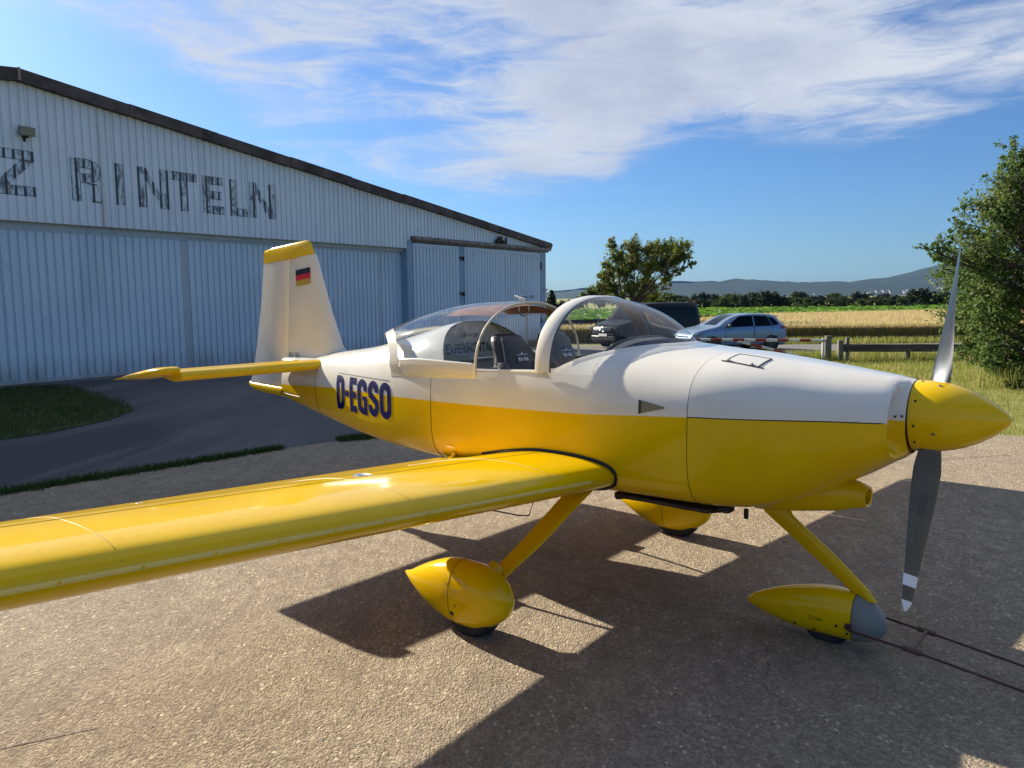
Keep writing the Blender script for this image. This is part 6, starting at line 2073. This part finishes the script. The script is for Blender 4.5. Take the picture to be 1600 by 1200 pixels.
# ================================================================= BARRIER, FENCE, TOW BAR
M['bwhite'] = mat('barrier_white', (.62, .62, .60), .5, var=.12, vscale=8)
M['bred'] = mat('barrier_red', (.26, .022, .018), .5, var=.2, vscale=8)
M['wood'] = mat('weathered_grey_wood', (.085, .070, .052), .9, var=.45, vscale=5, bump=.5, bscale=25, stretch=(.3, 1, 3))
M['wood2'] = mat('grey_post_wood', (.16, .15, .13), .9, var=.35, vscale=7, bump=.5, bscale=30, stretch=(3, 3, .4))
DB = 24.0
k = DB / FPX
XP = (1290 - 800) * k
zb = gz(XP, DB)
pz = lambda px, py: CAM_H + (463 - .01 * (px - 800) - py) * k
bar = empty('swing_barrier', (XP, DB, zb), 0, 'red and white striped swing barrier with diagonal brace hung on a wooden post', 'barrier')
z1, z0 = pz(1285, 528) - zb, pz(1270, 562) - zb


def striped(p, q, n, w0, parent, r=.045):
    for i in range(n):
        a, b = p.lerp(q, i / n), p.lerp(q, (i + 1) / n)
        mb = MB(); mb.tube([a, b], r if i % 2 == w0 else r * 1.02, 10, up=(0, 1, 0.01)); mb.build('white_section' if i % 2 == w0 else 'red_section', M['bwhite'] if i % 2 == w0 else M['bred'], parent, smooth=50)


LB = (1290 - 1045) * k
striped(Vector((-.10, 0, z1)), Vector((-LB, .25, z1 + .07)), 14, 0, bar)
dgl = (1290 - 1156) * k
striped(Vector((-.12, 0, z0 + .02)), Vector((-dgl, .12, z1 + .0)), 7, 0, bar, .042)
mb = MB(); mb.box((-.055, 0, (z1 + z0) / 2), (.07, .06, z1 - z0 + .12)); mb.build('hinge_upright', M['bwhite'], bar, bevel=.006)
for z in (z1, z0 + .03):
    mb = MB(); mb.box((-.02, 0, z), (.14, .09, .05)); mb.build('hinge', M['steel'], bar, bevel=.006)
mb = MB(); mb.box((.10, .02, .41), (.17, .17, .96)); mb.build('post', M['wood2'], bar, bevel=.012)
mb = MB(); mb.tube([(-LB * .97, .24, -.05), (-LB * .97, .24, z1 + .02)], .035, 8); mb.build('rest_post', M['bwhite'], bar)

fence = empty('rail_fence', ((1316 - 800) * k, DB + .1, gz((1316 - 800) * k, DB)), 0, 'low weathered wooden rail fence with a single heavy beam beside the road', 'fence')
zf = fence.location.z
bt, bb2 = pz(1330, 533.5) - zf, pz(1330, 546) - zf
for dx, w, h in ((.0, .16, bt + .12), (.22, .10, bt + .22), (2.15, .14, bt - .02), (4.3, .14, bt - .02)):
    mb = MB(); mb.box((dx, .09 if dx > 1 else 0, h / 2 - .1), (w, w, h + .2), top=.95); mb.build('post', M['wood2'], fence, bevel=.012)
for x0, x1, j in ((.08, 2.16, 0), (2.165, 4.7, -.02)):
    mb = MB(); mb.box(((x0 + x1) / 2, -.03, (bt + bb2) / 2 + j - .01), (x1 - x0, .10, (bt - bb2) * .96), rot=Matrix.Rotation(.012, 3, 'Y')); mb.build('beam', M['wood'], fence, bevel=.015)

tow = empty('tow_bar', A0 + FX * 1.60, -PSI, 'thin brown forked tow bar hooked to the nose wheel fairing', 'tow bar')
def tw(x, y, z): return Vector((x - 1.60, y, z))


for s, mt_ in ((-1, 1), (1, 1)):
    mb = MB()
    pts = [tw(1.605, s * .118, .150), tw(1.62, s * .150, .152), tw(1.90, s * .135, .128 if s < 0 else .128), tw(2.35, s * .13, .075), tw(2.95, s * .11, .030), tw(3.15, s * .06, .030)]
    mb.tube(pts, .0066, 8); mb.build('rod', M['rust'], tow, smooth=60)
    mb = MB(); mb.tube([tw(1.86, s * .137, .132), tw(1.94, s * .135, .124)], .0135, 8); mb.build('sleeve', M['rust'], tow)
    mb = MB(); mb.lathe([(0, .017), (.012, .016), (.013, 0)], tw(1.600, s * .102, .150), (0, s, 0), 12); mb.build('hook_pin', M['rust'], tow)
mb = MB(); mb.tube([tw(1.90, -.135, .128), tw(1.90, .135, .128)], .010, 8); mb.build('cross_piece', M['rust'], tow)
mb = MB(); mb.tube([tw(3.15, -.20, .030), tw(3.15, .20, .030)], .014, 8); mb.build('handle', M['rust'], tow)

# ================================================================= AIR
hz = MB(); hz.box((500, 2400, 95 - 1), (11800, 6200, 192))
hzm = bpy.data.materials.new('thin_summer_haze'); hzm.use_nodes = True
nt = hzm.node_tree; nt.nodes.clear()
o_ = nt.nodes.new('ShaderNodeOutputMaterial'); pv = nt.nodes.new('ShaderNodeVolumePrincipled')
pv.inputs['Color'].default_value = (.22, .50, 1.0, 1); pv.inputs['Density'].default_value = .00004; pv.inputs['Anisotropy'].default_value = .2
nt.links.new(pv.outputs[0], o_.inputs['Volume'])
hz.build('haze', hzm, smooth=0, kind='stuff')
